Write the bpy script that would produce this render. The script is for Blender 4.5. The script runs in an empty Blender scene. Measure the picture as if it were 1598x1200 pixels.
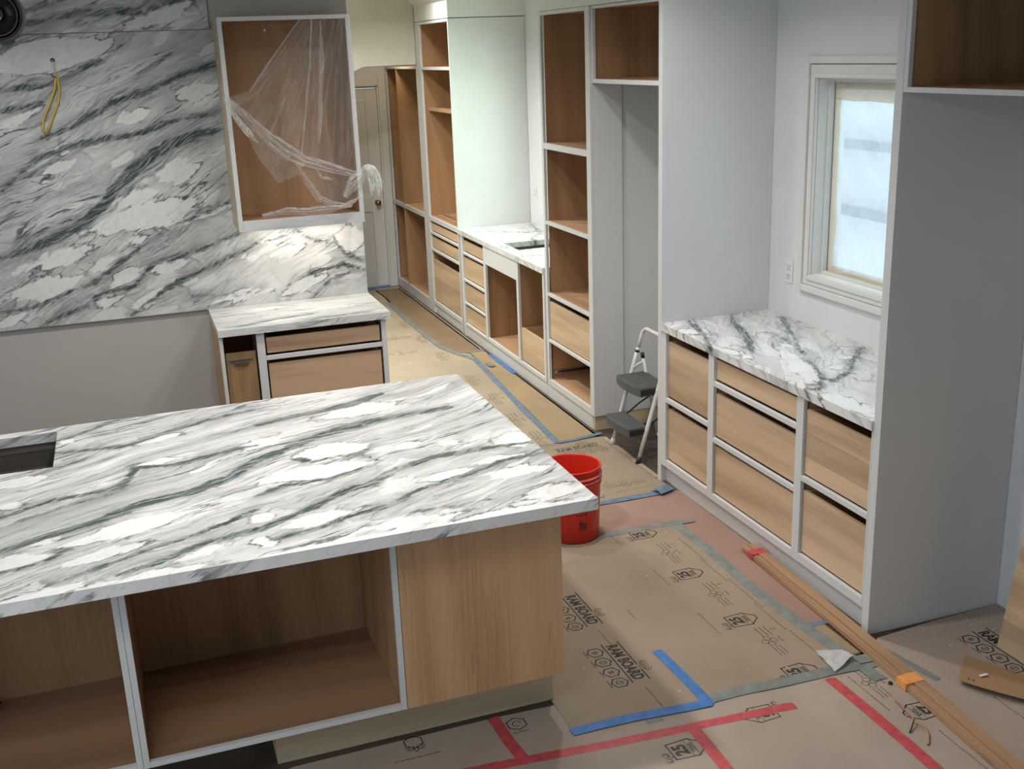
import bpy, bmesh, math, random
import numpy as np
from mathutils import Vector, Matrix

random.seed(4)
np.random.seed(4)
scene = bpy.context.scene
col = scene.collection

# ------------------------------------------------------------------ camera
YAW, PITCH, ROLL = 0.3317, -0.2956, -0.0380
cy_, sy_ = math.cos(YAW), math.sin(YAW)
cp_, sp_ = math.cos(PITCH), math.sin(PITCH)
fw = Vector((sy_ * cp_, cy_ * cp_, sp_))
rt0 = Vector((cy_, -sy_, 0))
up0 = rt0.cross(fw)
rt = math.cos(ROLL) * rt0 + math.sin(ROLL) * up0
up = -math.sin(ROLL) * rt0 + math.cos(ROLL) * up0
cam_data = bpy.data.cameras.new('camera')
cam = bpy.data.objects.new('camera', cam_data)
col.objects.link(cam)
cam.matrix_world = Matrix(((rt.x, up.x, -fw.x, -1.3533), (rt.y, up.y, -fw.y, -3.0964), (rt.z, up.z, -fw.z, 2.3441), (0, 0, 0, 1)))
cam_data.sensor_fit = 'HORIZONTAL'
cam_data.sensor_width = 36
cam_data.lens = 1716.12 * 36 / 1598
cam_data.clip_start = 0.05
scene.camera = cam

# ------------------------------------------------------------------ world, lights, exposure
scene.view_settings.view_transform = 'Standard'
scene.view_settings.look = 'None'
scene.view_settings.gamma = 1
scene.view_settings.use_curve_mapping = False
scene.view_settings.exposure = -0.04
world = bpy.data.worlds.new('world')
scene.world = world
world.use_nodes = True
wn = world.node_tree
wn.nodes.clear()
wbg = wn.nodes.new('ShaderNodeBackground')
wout = wn.nodes.new('ShaderNodeOutputWorld')
wbg.inputs[0].default_value = (0.72, 0.86, 1.0, 1)
wbg.inputs[1].default_value = 1.5
wn.links.new(wbg.outputs[0], wout.inputs[0])


def area(name, loc, target, size, power, color=(1, 1, 1), size_y=None, shape=None, spread=None):
    d = bpy.data.lights.new(name, 'AREA')
    d.energy = power
    d.color = color
    d.size = size
    d.shape = shape or ('RECTANGLE' if size_y else 'SQUARE')
    if size_y:
        d.size_y = size_y
    if spread:
        d.spread = spread
    o = bpy.data.objects.new(name, d)
    col.objects.link(o)
    o.location = loc
    o.rotation_euler = (Vector(target) - Vector(loc)).to_track_quat('-Z', 'Y').to_euler()
    return o


DAY = (0.68, 0.84, 1.0)
SOFT = (1.0, 0.965, 0.92)
# daylight of the windows: the left wall, the wall behind the camera, and the two windows of the right wall
area('daylight_left', (-4.35, -2.0, 1.7), (1.0, 0.2, 0.9), 3.2, 78, DAY, 1.9)
area('daylight_rear', (-2.6, -5.8, 1.6), (-1.6, 0.0, 0.6), 2.4, 4, DAY, 1.8)
area('daylight_sink_window', (2.12, 4.62, 1.75), (0.6, 5.0, 1.1), 1.2, 26, (0.72, 1.0, 0.82), 0.95)
area('daylight_right_window', (3.3, 1.1, 3.5), (1.7, 1.1, 1.4), 1.8, 70, DAY, 1.2)
# recessed ceiling lamps
for x, y, w in ((-0.8, 0.5, 27), (0.62, 1.5, 16), (-1.7, 2.3, 21), (0.2, 2.4, 12), (-0.2, 4.7, 55), (1.0, 5.95, 8), (0.4, 5.5, 26)):
    area('ceiling_lamp', (x, y, 2.965), (x, y, 0), 0.14, w, SOFT, shape='DISK', spread=math.radians(140))
area('added_island_fill', (-1.8, -1.7, 2.965), (-1.8, -1.7, 0), 0.9, 27, SOFT)  # added soft fill for the island front, not a fixture of the room
area('cabinet_strip_lamp', (-0.38, 3.50, 1.400), (-0.38, 3.44, 0.9), 0.6, 2.4, (1.0, 0.91, 0.80), 0.03)
area('hall_lamp', (1.12, 7.35, 2.55), (1.35, 7.35, 1.0), 0.16, 5, (1.0, 0.82, 0.6), shape='DISK')

# ------------------------------------------------------------------ node helpers
def new_mat(name):
    m = bpy.data.materials.new(name)
    m.use_nodes = True
    nt = m.node_tree
    b = nt.nodes['Principled BSDF']
    return m, nt, b


class N:
    """small wrapper that makes node graphs readable"""
    def __init__(self, nt):
        self.nt = nt

    def node(self, t, **kw):
        n = self.nt.nodes.new(t)
        for k, v in kw.items():
            setattr(n, k, v)
        return n

    def put(self, sock, v):
        if isinstance(v, bpy.types.NodeSocket):
            self.nt.links.new(v, sock)
        elif v is not None:
            sock.default_value = v

    def math(self, op, a, b=None, c=None, clamp=False):
        n = self.node('ShaderNodeMath', operation=op)
        n.use_clamp = clamp
        self.put(n.inputs[0], a)
        if b is not None:
            self.put(n.inputs[1], b)
        if c is not None:
            self.put(n.inputs[2], c)
        return n.outputs[0]

    def pos(self):
        return self.node('ShaderNodeNewGeometry').outputs['Position']

    def sep(self, v):
        n = self.node('ShaderNodeSeparateXYZ')
        self.put(n.inputs[0], v)
        return n.outputs

    def comb(self, x, y, z):
        n = self.node('ShaderNodeCombineXYZ')
        for i, v in enumerate((x, y, z)):
            self.put(n.inputs[i], v)
        return n.outputs[0]

    def noise(self, vec, scale=1.0, detail=4, rough=0.55, dist=0.0):
        n = self.node('ShaderNodeTexNoise')
        self.put(n.inputs['Vector'], vec)
        n.inputs['Scale'].default_value = scale
        n.inputs['Detail'].default_value = detail
        n.inputs['Roughness'].default_value = rough
        n.inputs['Distortion'].default_value = dist
        return n.outputs['Fac']

    def mapping(self, vec, scale=(1, 1, 1), rot=(0, 0, 0), loc=(0, 0, 0)):
        n = self.node('ShaderNodeMapping')
        self.put(n.inputs['Vector'], vec)
        n.inputs['Location'].default_value = loc
        n.inputs['Rotation'].default_value = rot
        n.inputs['Scale'].default_value = scale
        return n.outputs[0]

    def ramp(self, fac, stops, interp='LINEAR'):
        n = self.node('ShaderNodeValToRGB')
        self.put(n.inputs[0], fac)
        r = n.color_ramp
        r.interpolation = interp
        while len(r.elements) < len(stops):
            r.elements.new(0.5)
        for e, (p, c) in zip(r.elements, stops):
            e.position = p
            e.color = c if len(c) == 4 else (*c, 1)
        return n.outputs[0]

    def smooth(self, v, a, b, lo=0.0, hi=1.0):
        n = self.node('ShaderNodeMapRange')
        n.interpolation_type = 'SMOOTHSTEP'
        self.put(n.inputs[0], v)
        n.inputs[1].default_value = a
        n.inputs[2].default_value = b
        n.inputs[3].default_value = lo
        n.inputs[4].default_value = hi
        return n.outputs[0]

    def mix(self, f, a, b, mode='MIX'):
        n = self.node('ShaderNodeMix', data_type='RGBA', blend_type=mode)
        self.put(n.inputs[0], f)
        for s, v in ((n.inputs[6], a), (n.inputs[7], b)):
            if isinstance(v, tuple) and len(v) == 3:
                v = (*v, 1)
            self.put(s, v)
        return n.outputs[2]

    def attr(self, name):
        return self.node('ShaderNodeAttribute', attribute_name=name).outputs['Fac']

    def rand(self):
        return self.node('ShaderNodeObjectInfo').outputs['Random']

    def bump(self, h, strength=0.1, distance=0.01):
        n = self.node('ShaderNodeBump')
        n.inputs['Strength'].default_value = strength
        n.inputs['Distance'].default_value = distance
        self.put(n.inputs['Height'], h)
        return n.outputs[0]


def srgb(r, g, b):
    def f(c):
        c /= 255
        return c / 12.92 if c < 0.04045 else ((c + 0.055) / 1.055) ** 2.4
    return (f(r), f(g), f(b))


def plain(name, c, rough=0.5, metal=0.0, var=0.04, scale=6, bump=0.0, spec=None):
    m, nt, b = new_mat(name)
    n = N(nt)
    p = n.pos()
    f = n.noise(p, scale, 5)
    lo = tuple(x * (1 - var) for x in c)
    hi = tuple(min(1, x * (1 + var)) for x in c)
    n.put(b.inputs['Base Color'], n.ramp(f, [(0.3, lo), (0.7, hi)]))
    b.inputs['Roughness'].default_value = rough
    b.inputs['Metallic'].default_value = metal
    if spec is not None:
        b.inputs['Specular IOR Level'].default_value = spec
    if bump:
        n.put(b.inputs['Normal'], n.bump(n.noise(p, 90, 3), bump, 0.004))
    return m


def wood(name, axis, light, dark, scale=1.0, rough=0.5, plank=None, fig=0.5):
    """fine straight grain along AXIS with soft cathedral figure; each object gets its own cut"""
    m, nt, b = new_mat(name)
    n = N(nt)
    off = n.math('MULTIPLY', n.rand(), 37.0)
    p = n.node('ShaderNodeVectorMath', operation='ADD')
    n.put(p.inputs[0], n.pos())
    n.put(p.inputs[1], n.comb(off, off, off))
    p = p.outputs[0]
    sc = [9.0, 9.0, 9.0]
    sc['XYZ'.index(axis)] = 0.9
    q = n.mapping(p, tuple(s * scale for s in sc))
    broad = n.noise(q, 0.55, 3, 0.5, 0.8)
    rings = n.node('ShaderNodeTexWave', wave_type='BANDS', bands_direction='DIAGONAL')
    n.put(rings.inputs['Vector'], q)
    rings.inputs['Scale'].default_value = 0.55
    rings.inputs['Distortion'].default_value = 7
    rings.inputs['Detail'].default_value = 3
    rings.inputs['Detail Scale'].default_value = 0.8
    sc2 = [150.0, 150.0, 150.0]
    sc2['XYZ'.index(axis)] = 5.0
    fine = n.noise(n.mapping(p, tuple(s * scale for s in sc2)), 1.0, 3, 0.6)
    f = n.math('ADD', n.math('MULTIPLY', broad, 0.58), n.math('MULTIPLY', rings.outputs['Fac'], 0.24 * fig))
    f = n.math('ADD', f, n.math('MULTIPLY', fine, 0.30))
    c = n.ramp(f, [(0.34, tuple(x * 0.86 for x in dark)), (0.50, tuple((a + d) / 2 for a, d in zip(light, dark))), (0.74, light)])
    fleck = n.smooth(n.noise(n.mapping(p, tuple(s * 4 for s in sc)), 1.0, 2, 0.5), 0.70, 0.78)
    c = n.mix(n.math('MULTIPLY', fleck, 0.35), c, tuple(x * 0.55 for x in dark))
    if plank:
        # glued-up boards: each strip a little lighter or darker
        ax, w = plank
        v = n.sep(p)['XYZ'.index(ax)]
        k = n.math('FLOOR', n.math('DIVIDE', v, w))
        wn_ = n.node('ShaderNodeTexWhiteNoise', noise_dimensions='1D')
        n.put(wn_.inputs['W'], k)
        s = n.math('MULTIPLY_ADD', wn_.outputs['Value'], 0.34, 0.80)
        c = n.mix(1.0, c, n.comb(s, s, s), 'MULTIPLY')
    # the odd wide stain band of heartwood
    n.put(b.inputs['Base Color'], c)
    b.inputs['Roughness'].default_value = rough
    n.put(b.inputs['Normal'], n.bump(fine, 0.05, 0.002))
    return m


def marble(name, u, v, ang, seed, white=0.0, density=1.0, stretch=1.0, streak=1.0, rough=0.16, gray=(0.49, 0.495, 0.49), breccia=0.0, green=1.0):
    """streaked marble: grey flowing ground, pale lens-shaped clasts, a broken vein net, dark fibrous veins.
    Attributes 'clast' and 'vein' hold distances (m) to the stone's own large figures."""
    m, nt, b = new_mat(name)
    n = N(nt)
    s = n.sep(n.pos())
    U, V = s['XYZ'.index(u)], s['XYZ'.index(v)]
    third = [k for k in 'XYZ' if k not in (u, v)][0]
    Wc = s['XYZ'.index(third)]
    ca, sa = math.cos(ang), math.sin(ang)
    a = n.math('ADD', n.math('MULTIPLY', U, ca), n.math('MULTIPLY', V, sa))
    t = n.math('SUBTRACT', n.math('MULTIPLY', V, ca), n.math('MULTIPLY', U, sa))
    t = n.math('ADD', t, n.math('MULTIPLY', Wc, 0.8))
    base = n.comb(n.math('ADD', a, seed), t, seed * 0.37)

    def c0(x):
        return n.math('SUBTRACT', x, 0.5)
    big = n.noise(n.mapping(base, (1.1, 2.2, 1)), 1.0, 3, 0.5)
    med = n.noise(n.mapping(base, (4.0, 8, 1), loc=(3, 1, 0)), 1.0, 5, 0.6)
    small = n.noise(n.mapping(base, (16, 30, 1), loc=(7, 5, 0)), 1.0, 4, 0.65)
    warp = n.math('ADD', n.math('MULTIPLY', c0(big), 0.34), n.math('MULTIPLY', c0(med), 0.060))
    warp = n.math('ADD', warp, n.math('MULTIPLY', c0(small), 0.009))
    tw = n.math('ADD', t, warp)
    flow = n.comb(n.math('ADD', a, seed), tw, seed)
    # ground: soft grey bands with fine fibre
    g1 = n.noise(n.mapping(flow, (1.3 * stretch, 9, 1)), 1.0, 7, 0.66)
    g2 = n.noise(n.mapping(flow, (6 * stretch, 80, 1), loc=(2, 9, 0)), 1.0, 6, 0.65)
    g = n.math('ADD', n.math('MULTIPLY', g1, 0.66), n.math('MULTIPLY', g2, 0.34))
    g = n.math('ADD', g, white)
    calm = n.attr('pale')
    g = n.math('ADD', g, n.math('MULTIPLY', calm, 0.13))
    dk = tuple(x * f for x, f in zip(gray, (0.36, 0.40, 0.39)))
    col_g = n.ramp(g, [(0.29, dk), (0.39, tuple(x * 0.74 for x in gray)), (0.48, gray), (0.57, tuple(x * 1.28 for x in gray)), (0.66, (0.68, 0.68, 0.66)), (0.78, (0.78, 0.77, 0.75))])
    c = col_g
    # small lens clasts everywhere
    vor = n.node('ShaderNodeTexVoronoi', feature='F1')
    n.put(vor.inputs['Vector'], n.mapping(flow, (3.6 * stretch * density, 15 * density, 1), loc=(4, 4, 0)))
    vor.inputs['Scale'].default_value = 1.0
    lens = n.math('ADD', vor.outputs['Distance'], n.math('ADD', n.math('MULTIPLY', c0(small), 0.35), n.math('MULTIPLY', c0(med), 0.4)))
    lens = n.smooth(lens, 0.28, 0.34, 1.0, 0.0)
    keep = n.smooth(n.sep(vor.outputs['Color'])[0], 0.55 - 3 * white, 0.60 - 3 * white)
    lens = n.math('MULTIPLY', n.math('MULTIPLY', lens, keep), 0.85)
    pale = n.ramp(med, [(0.3, (0.68, 0.68, 0.665)), (0.55, (0.80, 0.80, 0.785)), (0.8, (0.82, 0.805, 0.78))])
    c = n.mix(lens, c, pale)
    # the slab's own large clasts, ragged
    lens_n = n.noise(n.mapping(flow, (5, 26, 1), loc=(6, 2, 0)), 1.0, 5, 0.6)
    d = n.math('ADD', n.attr('clast'), n.math('ADD', n.math('MULTIPLY', c0(small), 0.030), n.math('ADD', n.math('MULTIPLY', c0(med), 0.05), n.math('MULTIPLY', c0(lens_n), 0.11))))
    inside = n.smooth(d, -0.004, 0.003, 1.0, 0.0)
    hair = n.math('MULTIPLY', n.smooth(n.math('ABSOLUTE', c0(n.noise(base, 6.0, 4, 0.6, 0.4))), 0.0, 0.018, 1.0, 0.0), 0.25)
    pale2 = n.mix(hair, pale, (0.40, 0.40, 0.39))
    # broken vein net between the clasts
    vp = n.mapping(n.comb(n.math('ADD', a, n.math('MULTIPLY', c0(med), 0.05)), tw, seed), (6.5 * density, 15 * density, 1), loc=(1, 6, 0))
    ve_ = n.node('ShaderNodeTexVoronoi', feature='DISTANCE_TO_EDGE')
    n.put(ve_.inputs['Vector'], vp)
    ve_.inputs['Scale'].default_value = 1.0
    vc = n.node('ShaderNodeTexVoronoi', feature='F1')
    n.put(vc.inputs['Vector'], vp)
    vc.inputs['Scale'].default_value = 1.0
    cellr = n.sep(vc.outputs['Color'])[1]
    edge = n.math('ADD', ve_.outputs['Distance'], n.math('MULTIPLY', c0(small), 0.22))
    thick = n.smooth(n.noise(n.mapping(flow, (3, 8, 1), loc=(9, 1, 2)), 1.0, 3, 0.55), 0.40, 0.66)
    net = n.math('MULTIPLY', n.smooth(edge, -0.02, 0.075, 1.0, 0.0), thick)
    cellc = n.ramp(n.math('ADD', cellr, n.math('MULTIPLY', c0(med), 0.5)), [(0.15, tuple(x * 1.1 for x in gray)), (0.38, tuple(x * 1.5 for x in gray)), (0.55, (0.74, 0.74, 0.72)), (0.9, (0.80, 0.79, 0.77))])
    zone = n.math('ADD', n.smooth(n.attr('clast'), 0.015, 0.10, 0.85, 0.0), breccia, clamp=True)
    zone = n.math('MULTIPLY', zone, n.smooth(n.noise(n.mapping(base, (2.2, 4, 1), loc=(2, 2, 5)), 1.0, 3, 0.5), 0.36 - 0.3 * breccia, 0.58 - 0.3 * breccia))
    c = n.mix(n.math('MULTIPLY', zone, 0.80), c, cellc)
    c = n.mix(n.math('MULTIPLY', inside, 0.95), c, pale2)
    netc = n.mix(small, (0.045, 0.062, 0.060), (0.20, 0.225, 0.22))
    innet = n.math('SUBTRACT', 1.0, n.math('MULTIPLY', inside, 0.90))
    c = n.mix(n.math('MULTIPLY', n.math('MULTIPLY', net, n.math('ADD', n.math('MULTIPLY', zone, 0.9), 0.05)), innet), c, netc)
    # thin streaks that follow the flow
    for sc, lo, hi, kk, cc_, loc in (((1.0 * stretch, 15, 1), 0.47, 0.60, 0.90, (0.060, 0.078, 0.078), (11, 4, 0)), ((1.9 * stretch, 34, 1), 0.45, 0.60, 0.62, (0.11, 0.125, 0.125), (1, 14, 0)), ((3.5 * stretch, 75, 1), 0.44, 0.60, 0.36, (0.15, 0.165, 0.16), (4, 24, 0))):
        r1 = n.noise(n.mapping(flow, sc, loc=loc), 1.0, 4, 0.58)
        line = n.smooth(n.math('ABSOLUTE', c0(r1)), 0.004, 0.026, 1.0, 0.0)
        mask = n.smooth(n.noise(n.mapping(flow, (1.6, 6.5, 1), loc=(loc[1], loc[0], 3)), 1.0, 3, 0.55), lo, hi)
        k = n.math('MULTIPLY', n.math('MULTIPLY', n.math('MULTIPLY', line, mask), kk * streak), n.math('SUBTRACT', 1.0, n.math('MULTIPLY', calm, 0.65)))
        c = n.mix(n.math('MULTIPLY', k, innet), c, cc_)
    # a ragged dark rim along parts of the large clasts
    rim = n.math('MULTIPLY', n.smooth(n.math('ABSOLUTE', n.math('ADD', d, -0.006)), 0.0, 0.009, 1.0, 0.0), n.smooth(n.noise(n.mapping(base, (5, 9, 1), loc=(3, 8, 0)), 1.0, 4, 0.6), 0.47, 0.60))
    c = n.mix(n.math('MULTIPLY', rim, 0.85), c, (0.075, 0.095, 0.093))
    # the slab's own dark green veins, broken into fibres
    dv = n.math('ADD', n.attr('vein'), n.math('ADD', n.math('MULTIPLY', c0(small), 0.05), n.math('MULTIPLY', c0(med), 0.05)))
    core = n.smooth(dv, -0.004, 0.012, 1.0, 0.0)
    halo = n.smooth(dv, 0.0, 0.07, 1.0, 0.0)
    fib = n.smooth(n.noise(n.mapping(flow, (7, 95, 1), loc=(3, 3, 0)), 1.0, 4, 0.65), 0.36, 0.60)
    halo = n.math('MULTIPLY', n.math('MULTIPLY', halo, 0.60), n.math('MULTIPLY', innet, fib))
    c = n.mix(halo, c, (0.16, 0.175, 0.17))
    corec = n.ramp(fib, [(0.0, (0.022, 0.036, 0.035)), (0.65, (0.070, 0.100, 0.095)), (1.0, (0.27, 0.30, 0.29))])
    c = n.mix(n.math('MULTIPLY', core, 0.94), c, corec)
    n.put(b.inputs['Base Color'], c)
    b.inputs['Roughness'].default_value = rough
    b.inputs['Specular IOR Level'].default_value = 0.4
    return m


def board_mat(name, c, stain=0.5):
    m, nt, b = new_mat(name)
    n = N(nt)
    p = n.pos()
    big = n.noise(p, 1.7, 4, 0.6)
    fib = n.noise(p, 260, 3, 0.7)
    scuff = n.smooth(n.noise(n.mapping(p, (5, 14, 1)), 1.0, 6, 0.75), 0.62, 0.78)
    dirt = n.smooth(n.noise(n.mapping(p, (9, 6, 1), loc=(4, 2, 0)), 1.0, 6, 0.7), 0.62, 0.80)
    f = n.math('ADD', n.math('MULTIPLY', big, 0.7), n.math('MULTIPLY', fib, 0.3))
    cc = n.ramp(f, [(0.3, tuple(x * 0.84 for x in c)), (0.5, c), (0.7, tuple(min(1, x * 1.14) for x in c))])
    cc = n.mix(n.math('MULTIPLY', scuff, 0.30 * stain), cc, tuple(min(1, x * 1.55) for x in c))
    cc = n.mix(n.math('MULTIPLY', dirt, 0.30 * stain), cc, tuple(x * 0.55 for x in c))
    n.put(b.inputs['Base Color'], cc)
    b.inputs['Roughness'].default_value = 0.72
    b.inputs['Specular IOR Level'].default_value = 0.25
    n.put(b.inputs['Normal'], n.bump(big, 0.25, 0.02))
    return m


def film_mat(name, alpha_lo, alpha_hi, scale=(9, 9, 9), tint=(0.86, 0.86, 0.84), gloss=0.14, width=0.06, uv=False, facing=0.16):
    """clear plastic film: mostly see-through, milky where it is creased"""
    m, nt, b = new_mat(name)
    n = N(nt)
    nt.nodes.remove(b)
    out = nt.nodes['Material Output']
    p = n.node('ShaderNodeTexCoord').outputs['UV'] if uv else n.pos()
    w = n.noise(n.mapping(p, scale), 1.0, 5, 0.65, 0.6)
    r = n.math('ABSOLUTE', n.math('SUBTRACT', w, 0.5))
    crease = n.smooth(r, 0.0, width, 1.0, 0.0)
    lw = n.node('ShaderNodeLayerWeight')
    lw.inputs[0].default_value = 0.35
    fac = n.math('ADD', n.math('MULTIPLY', crease, alpha_hi - alpha_lo), alpha_lo)
    fac = n.math('ADD', fac, n.math('MULTIPLY', lw.outputs['Facing'], facing), clamp=True)
    tr = n.node('ShaderNodeBsdfTransparent')
    df = n.node('ShaderNodeBsdfDiffuse')
    df.inputs[0].default_value = (*tint, 1)
    tl = n.node('ShaderNodeBsdfTranslucent')
    tl.inputs[0].default_value = (*tint, 1)
    gl = n.node('ShaderNodeBsdfGlossy')
    gl.inputs['Roughness'].default_value = 0.28
    mx = n.node('ShaderNodeMixShader')
    mx.inputs[0].default_value = 0.45
    nt.links.new(df.outputs[0], mx.inputs[1])
    nt.links.new(tl.outputs[0], mx.inputs[2])
    m2 = n.node('ShaderNodeMixShader')
    m2.inputs[0].default_value = gloss
    nt.links.new(mx.outputs[0], m2.inputs[1])
    nt.links.new(gl.outputs[0], m2.inputs[2])
    m3 = n.node('ShaderNodeMixShader')
    n.put(m3.inputs[0], fac)
    nt.links.new(tr.outputs[0], m3.inputs[1])
    nt.links.new(m2.outputs[0], m3.inputs[2])
    nt.links.new(m3.outputs[0], out.inputs[0])
    return m


def glass_mat(name, tint=(0.95, 0.98, 0.97), refl=1.0):
    m, nt, b = new_mat(name)
    n = N(nt)
    nt.nodes.remove(b)
    out = nt.nodes['Material Output']
    lw = n.node('ShaderNodeLayerWeight')
    lw.inputs[0].default_value = 0.5
    fr = n.math('MULTIPLY_ADD', n.math('POWER', lw.outputs['Facing'], 4.0), 0.5, 0.03)
    nz = n.math('MULTIPLY', n.noise(n.pos(), 3.0, 2), 0.02)
    tr = n.node('ShaderNodeBsdfTransparent')
    tr.inputs[0].default_value = (*tint, 1)
    gl = n.node('ShaderNodeBsdfGlossy')
    gl.inputs['Roughness'].default_value = 0.03
    mx = n.node('ShaderNodeMixShader')
    n.put(mx.inputs[0], n.math('MULTIPLY', n.math('ADD', fr, nz), refl))
    nt.links.new(tr.outputs[0], mx.inputs[1])
    nt.links.new(gl.outputs[0], mx.inputs[2])
    nt.links.new(mx.outputs[0], out.inputs[0])
    return m


MAPLE_L, MAPLE_D = (0.66, 0.42, 0.235), (0.47, 0.27, 0.135)
DRAW_L, DRAW_D = (0.66, 0.49, 0.325), (0.49, 0.335, 0.205)
M = {}
M['paint'] = plain('cabinet_primer_paint', (0.63, 0.64, 0.638), 0.42, var=0.015)
M['wall'] = plain('wall_paint', (0.70, 0.715, 0.725), 0.6, var=0.02)
M['wall_warm'] = plain('hall_wall_paint', (0.62, 0.61, 0.52), 0.6, var=0.02)
M['alcove'] = plain('alcove_primer', (0.47, 0.45, 0.42), 0.6, var=0.03, scale=2)
M['trim'] = plain('trim_paint', (0.70, 0.70, 0.665), 0.38, var=0.015)
M['ceiling'] = plain('ceiling_paint', (0.78, 0.78, 0.76), 0.7, var=0.01)
M['maple_z'] = wood('maple_plywood_upright', 'Z', MAPLE_L, MAPLE_D, 0.7)
M['maple_x'] = wood('maple_plywood_across', 'X', MAPLE_L, MAPLE_D, 0.7)
M['maple_y'] = wood('maple_plywood_along', 'Y', MAPLE_L, MAPLE_D, 0.7)
M['drawer_y'] = wood('maple_drawer_along', 'Y', DRAW_L, DRAW_D, 0.8, plank=('Z', 0.115))
M['drawer_x'] = wood('maple_drawer_across', 'X', (0.60, 0.42, 0.275), (0.46, 0.305, 0.19), 0.8)
M['inner_z'] = wood('shaded_brown_interior_upright', 'Z', (0.44, 0.262, 0.132), (0.31, 0.172, 0.082), 0.7)  # inner woods: reddish brown lining, darkened further for the shade inside cabinets
M['inner_x'] = wood('shaded_brown_interior_across', 'X', (0.40, 0.232, 0.135), (0.285, 0.158, 0.09), 0.7)
M['inner_y'] = wood('shaded_brown_interior_along', 'Y', (0.52, 0.325, 0.19), (0.39, 0.23, 0.125), 0.7)
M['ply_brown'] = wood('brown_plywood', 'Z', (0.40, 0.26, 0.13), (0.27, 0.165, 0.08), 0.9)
M['kick'] = wood('greyish_poplar_board', 'X', (0.68, 0.56, 0.38), (0.55, 0.45, 0.29), 0.6)
M['plank'] = wood('fir_moulding', 'Y', (0.45, 0.275, 0.155), (0.33, 0.19, 0.10), 0.9)
M['subfloor'] = wood('dark_floor_boards', 'X', (0.085, 0.062, 0.045), (0.05, 0.036, 0.026), 0.6)
M['board'] = board_mat('grey_brown_fibre_board', (0.300, 0.236, 0.170))
M['board_front'] = board_mat('pale_grey_brown_fibre_board', (0.375, 0.305, 0.250))
M['board_yellow'] = board_mat('yellowed_fibre_board', (0.36, 0.30, 0.215))
M['pink'] = board_mat('pink_rosin_paper', (0.31, 0.198, 0.158), 1.3)
M['tan_paper'] = board_mat('tan_masking_paper', (0.58, 0.46, 0.29), 0.4)
M['brown_paper'] = board_mat('brown_masking_paper', (0.44, 0.32, 0.205), 0.4)
M['cardboard'] = board_mat('corrugated_cardboard', (0.37, 0.235, 0.125), 0.4)
M['blue_tape'] = plain('blue_painter_tape', (0.045, 0.16, 0.42), 0.55, var=0.25, scale=25)
M['faded_blue_tape'] = plain('faded_blue_tape', (0.12, 0.18, 0.25), 0.6, var=0.25, scale=25)
M['red_tape'] = plain('red_tape', (0.50, 0.07, 0.08), 0.45, var=0.22, scale=30)
M['grey_tape'] = plain('grey_green_tape', (0.185, 0.205, 0.19), 0.6, var=0.2, scale=20)
M['orange_tape'] = plain('orange_tape', (0.80, 0.33, 0.09), 0.5, var=0.1, scale=30)
M['red_plastic'] = plain('red_bucket_plastic', (0.62, 0.026, 0.012), 0.38, var=0.12, scale=14)
M['bucket_scuff'] = plain('pale_scuffed_rim', (0.66, 0.16, 0.14), 0.5, var=0.4, scale=60)
M['ink'] = plain('black_print', (0.028, 0.025, 0.022), 0.7, var=0.3, scale=40)
M['ink_soft'] = plain('faded_black_print', (0.085, 0.07, 0.055), 0.75, var=0.35, scale=40)
M['white_metal'] = plain('white_coated_steel', (0.70, 0.70, 0.68), 0.35, var=0.03)
M['steel'] = plain('brushed_steel', (0.55, 0.55, 0.54), 0.3, 1.0, var=0.08, scale=30)
M['grey_plastic'] = plain('dark_grey_ribbed_plastic', (0.085, 0.09, 0.09), 0.55, var=0.25, scale=70, bump=0.5)
M['black'] = plain('black_rubber', (0.018, 0.018, 0.018), 0.5, var=0.1)
M['gloss_black'] = plain('gloss_black_metal', (0.012, 0.012, 0.013), 0.18, var=0.1)
M['sink'] = plain('dark_steel_sink', (0.115, 0.10, 0.088), 0.35, 0.35, var=0.15, scale=9)
M['brass'] = plain('aged_brass', (0.36, 0.25, 0.10), 0.3, 1.0, var=0.15, scale=30)
M['white_plastic'] = plain('white_plate_plastic', (0.74, 0.75, 0.74), 0.35, var=0.01)
M['white_paper'] = plain('white_paper', (0.80, 0.80, 0.80), 0.7, var=0.03)
M['yellow_wire'] = plain('yellow_cable_jacket', (0.62, 0.45, 0.09), 0.45, var=0.12, scale=40)
M['pale_wire'] = plain('pale_cable_jacket', (0.65, 0.62, 0.52), 0.45, var=0.1)
M['film'] = film_mat('clear_plastic_film', 0.13, 0.24, (9, 1.3, 1), gloss=0.04, uv=True, facing=0.08)
M['film_dense'] = film_mat('bunched_plastic_film', 0.15, 0.55, (5, 5, 1), gloss=0.05, width=0.10, uv=True, facing=0.10)
M['film_white'] = film_mat('milky_plastic_film', 0.45, 0.90, (45, 45, 14), (0.9, 0.9, 0.86), gloss=0.06)
M['tape_clear'] = film_mat('yellowish_clear_tape', 0.30, 0.60, (30, 30, 30), (0.86, 0.82, 0.66), gloss=0.06)
M['window_film'] = film_mat('window_plastic_film', 0.40, 0.60, (2.2, 5, 3.0), (0.93, 0.96, 0.97), gloss=0.03, width=0.25, facing=0.05)
M['window_tape'] = film_mat('tan_edge_tape', 0.62, 0.8, (3, 5, 5), (0.74, 0.64, 0.48), gloss=0.03, width=0.3, facing=0.05)
M['glass'] = glass_mat('clear_glass')
M['rim_grey'] = plain('satin_grey_metal', (0.06, 0.06, 0.06), 0.9, 0.0, spec=0.1)
M['dark_steel'] = plain('dark_steel', (0.13, 0.13, 0.13), 0.4, 0.4)
M['house'] = plain('pale_house_wall', (0.88, 0.92, 0.93), 0.8, var=0.05, scale=2)
M['house_blue'] = plain('blue_grey_beam', (0.10, 0.19, 0.30), 0.8, var=0.05)
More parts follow.
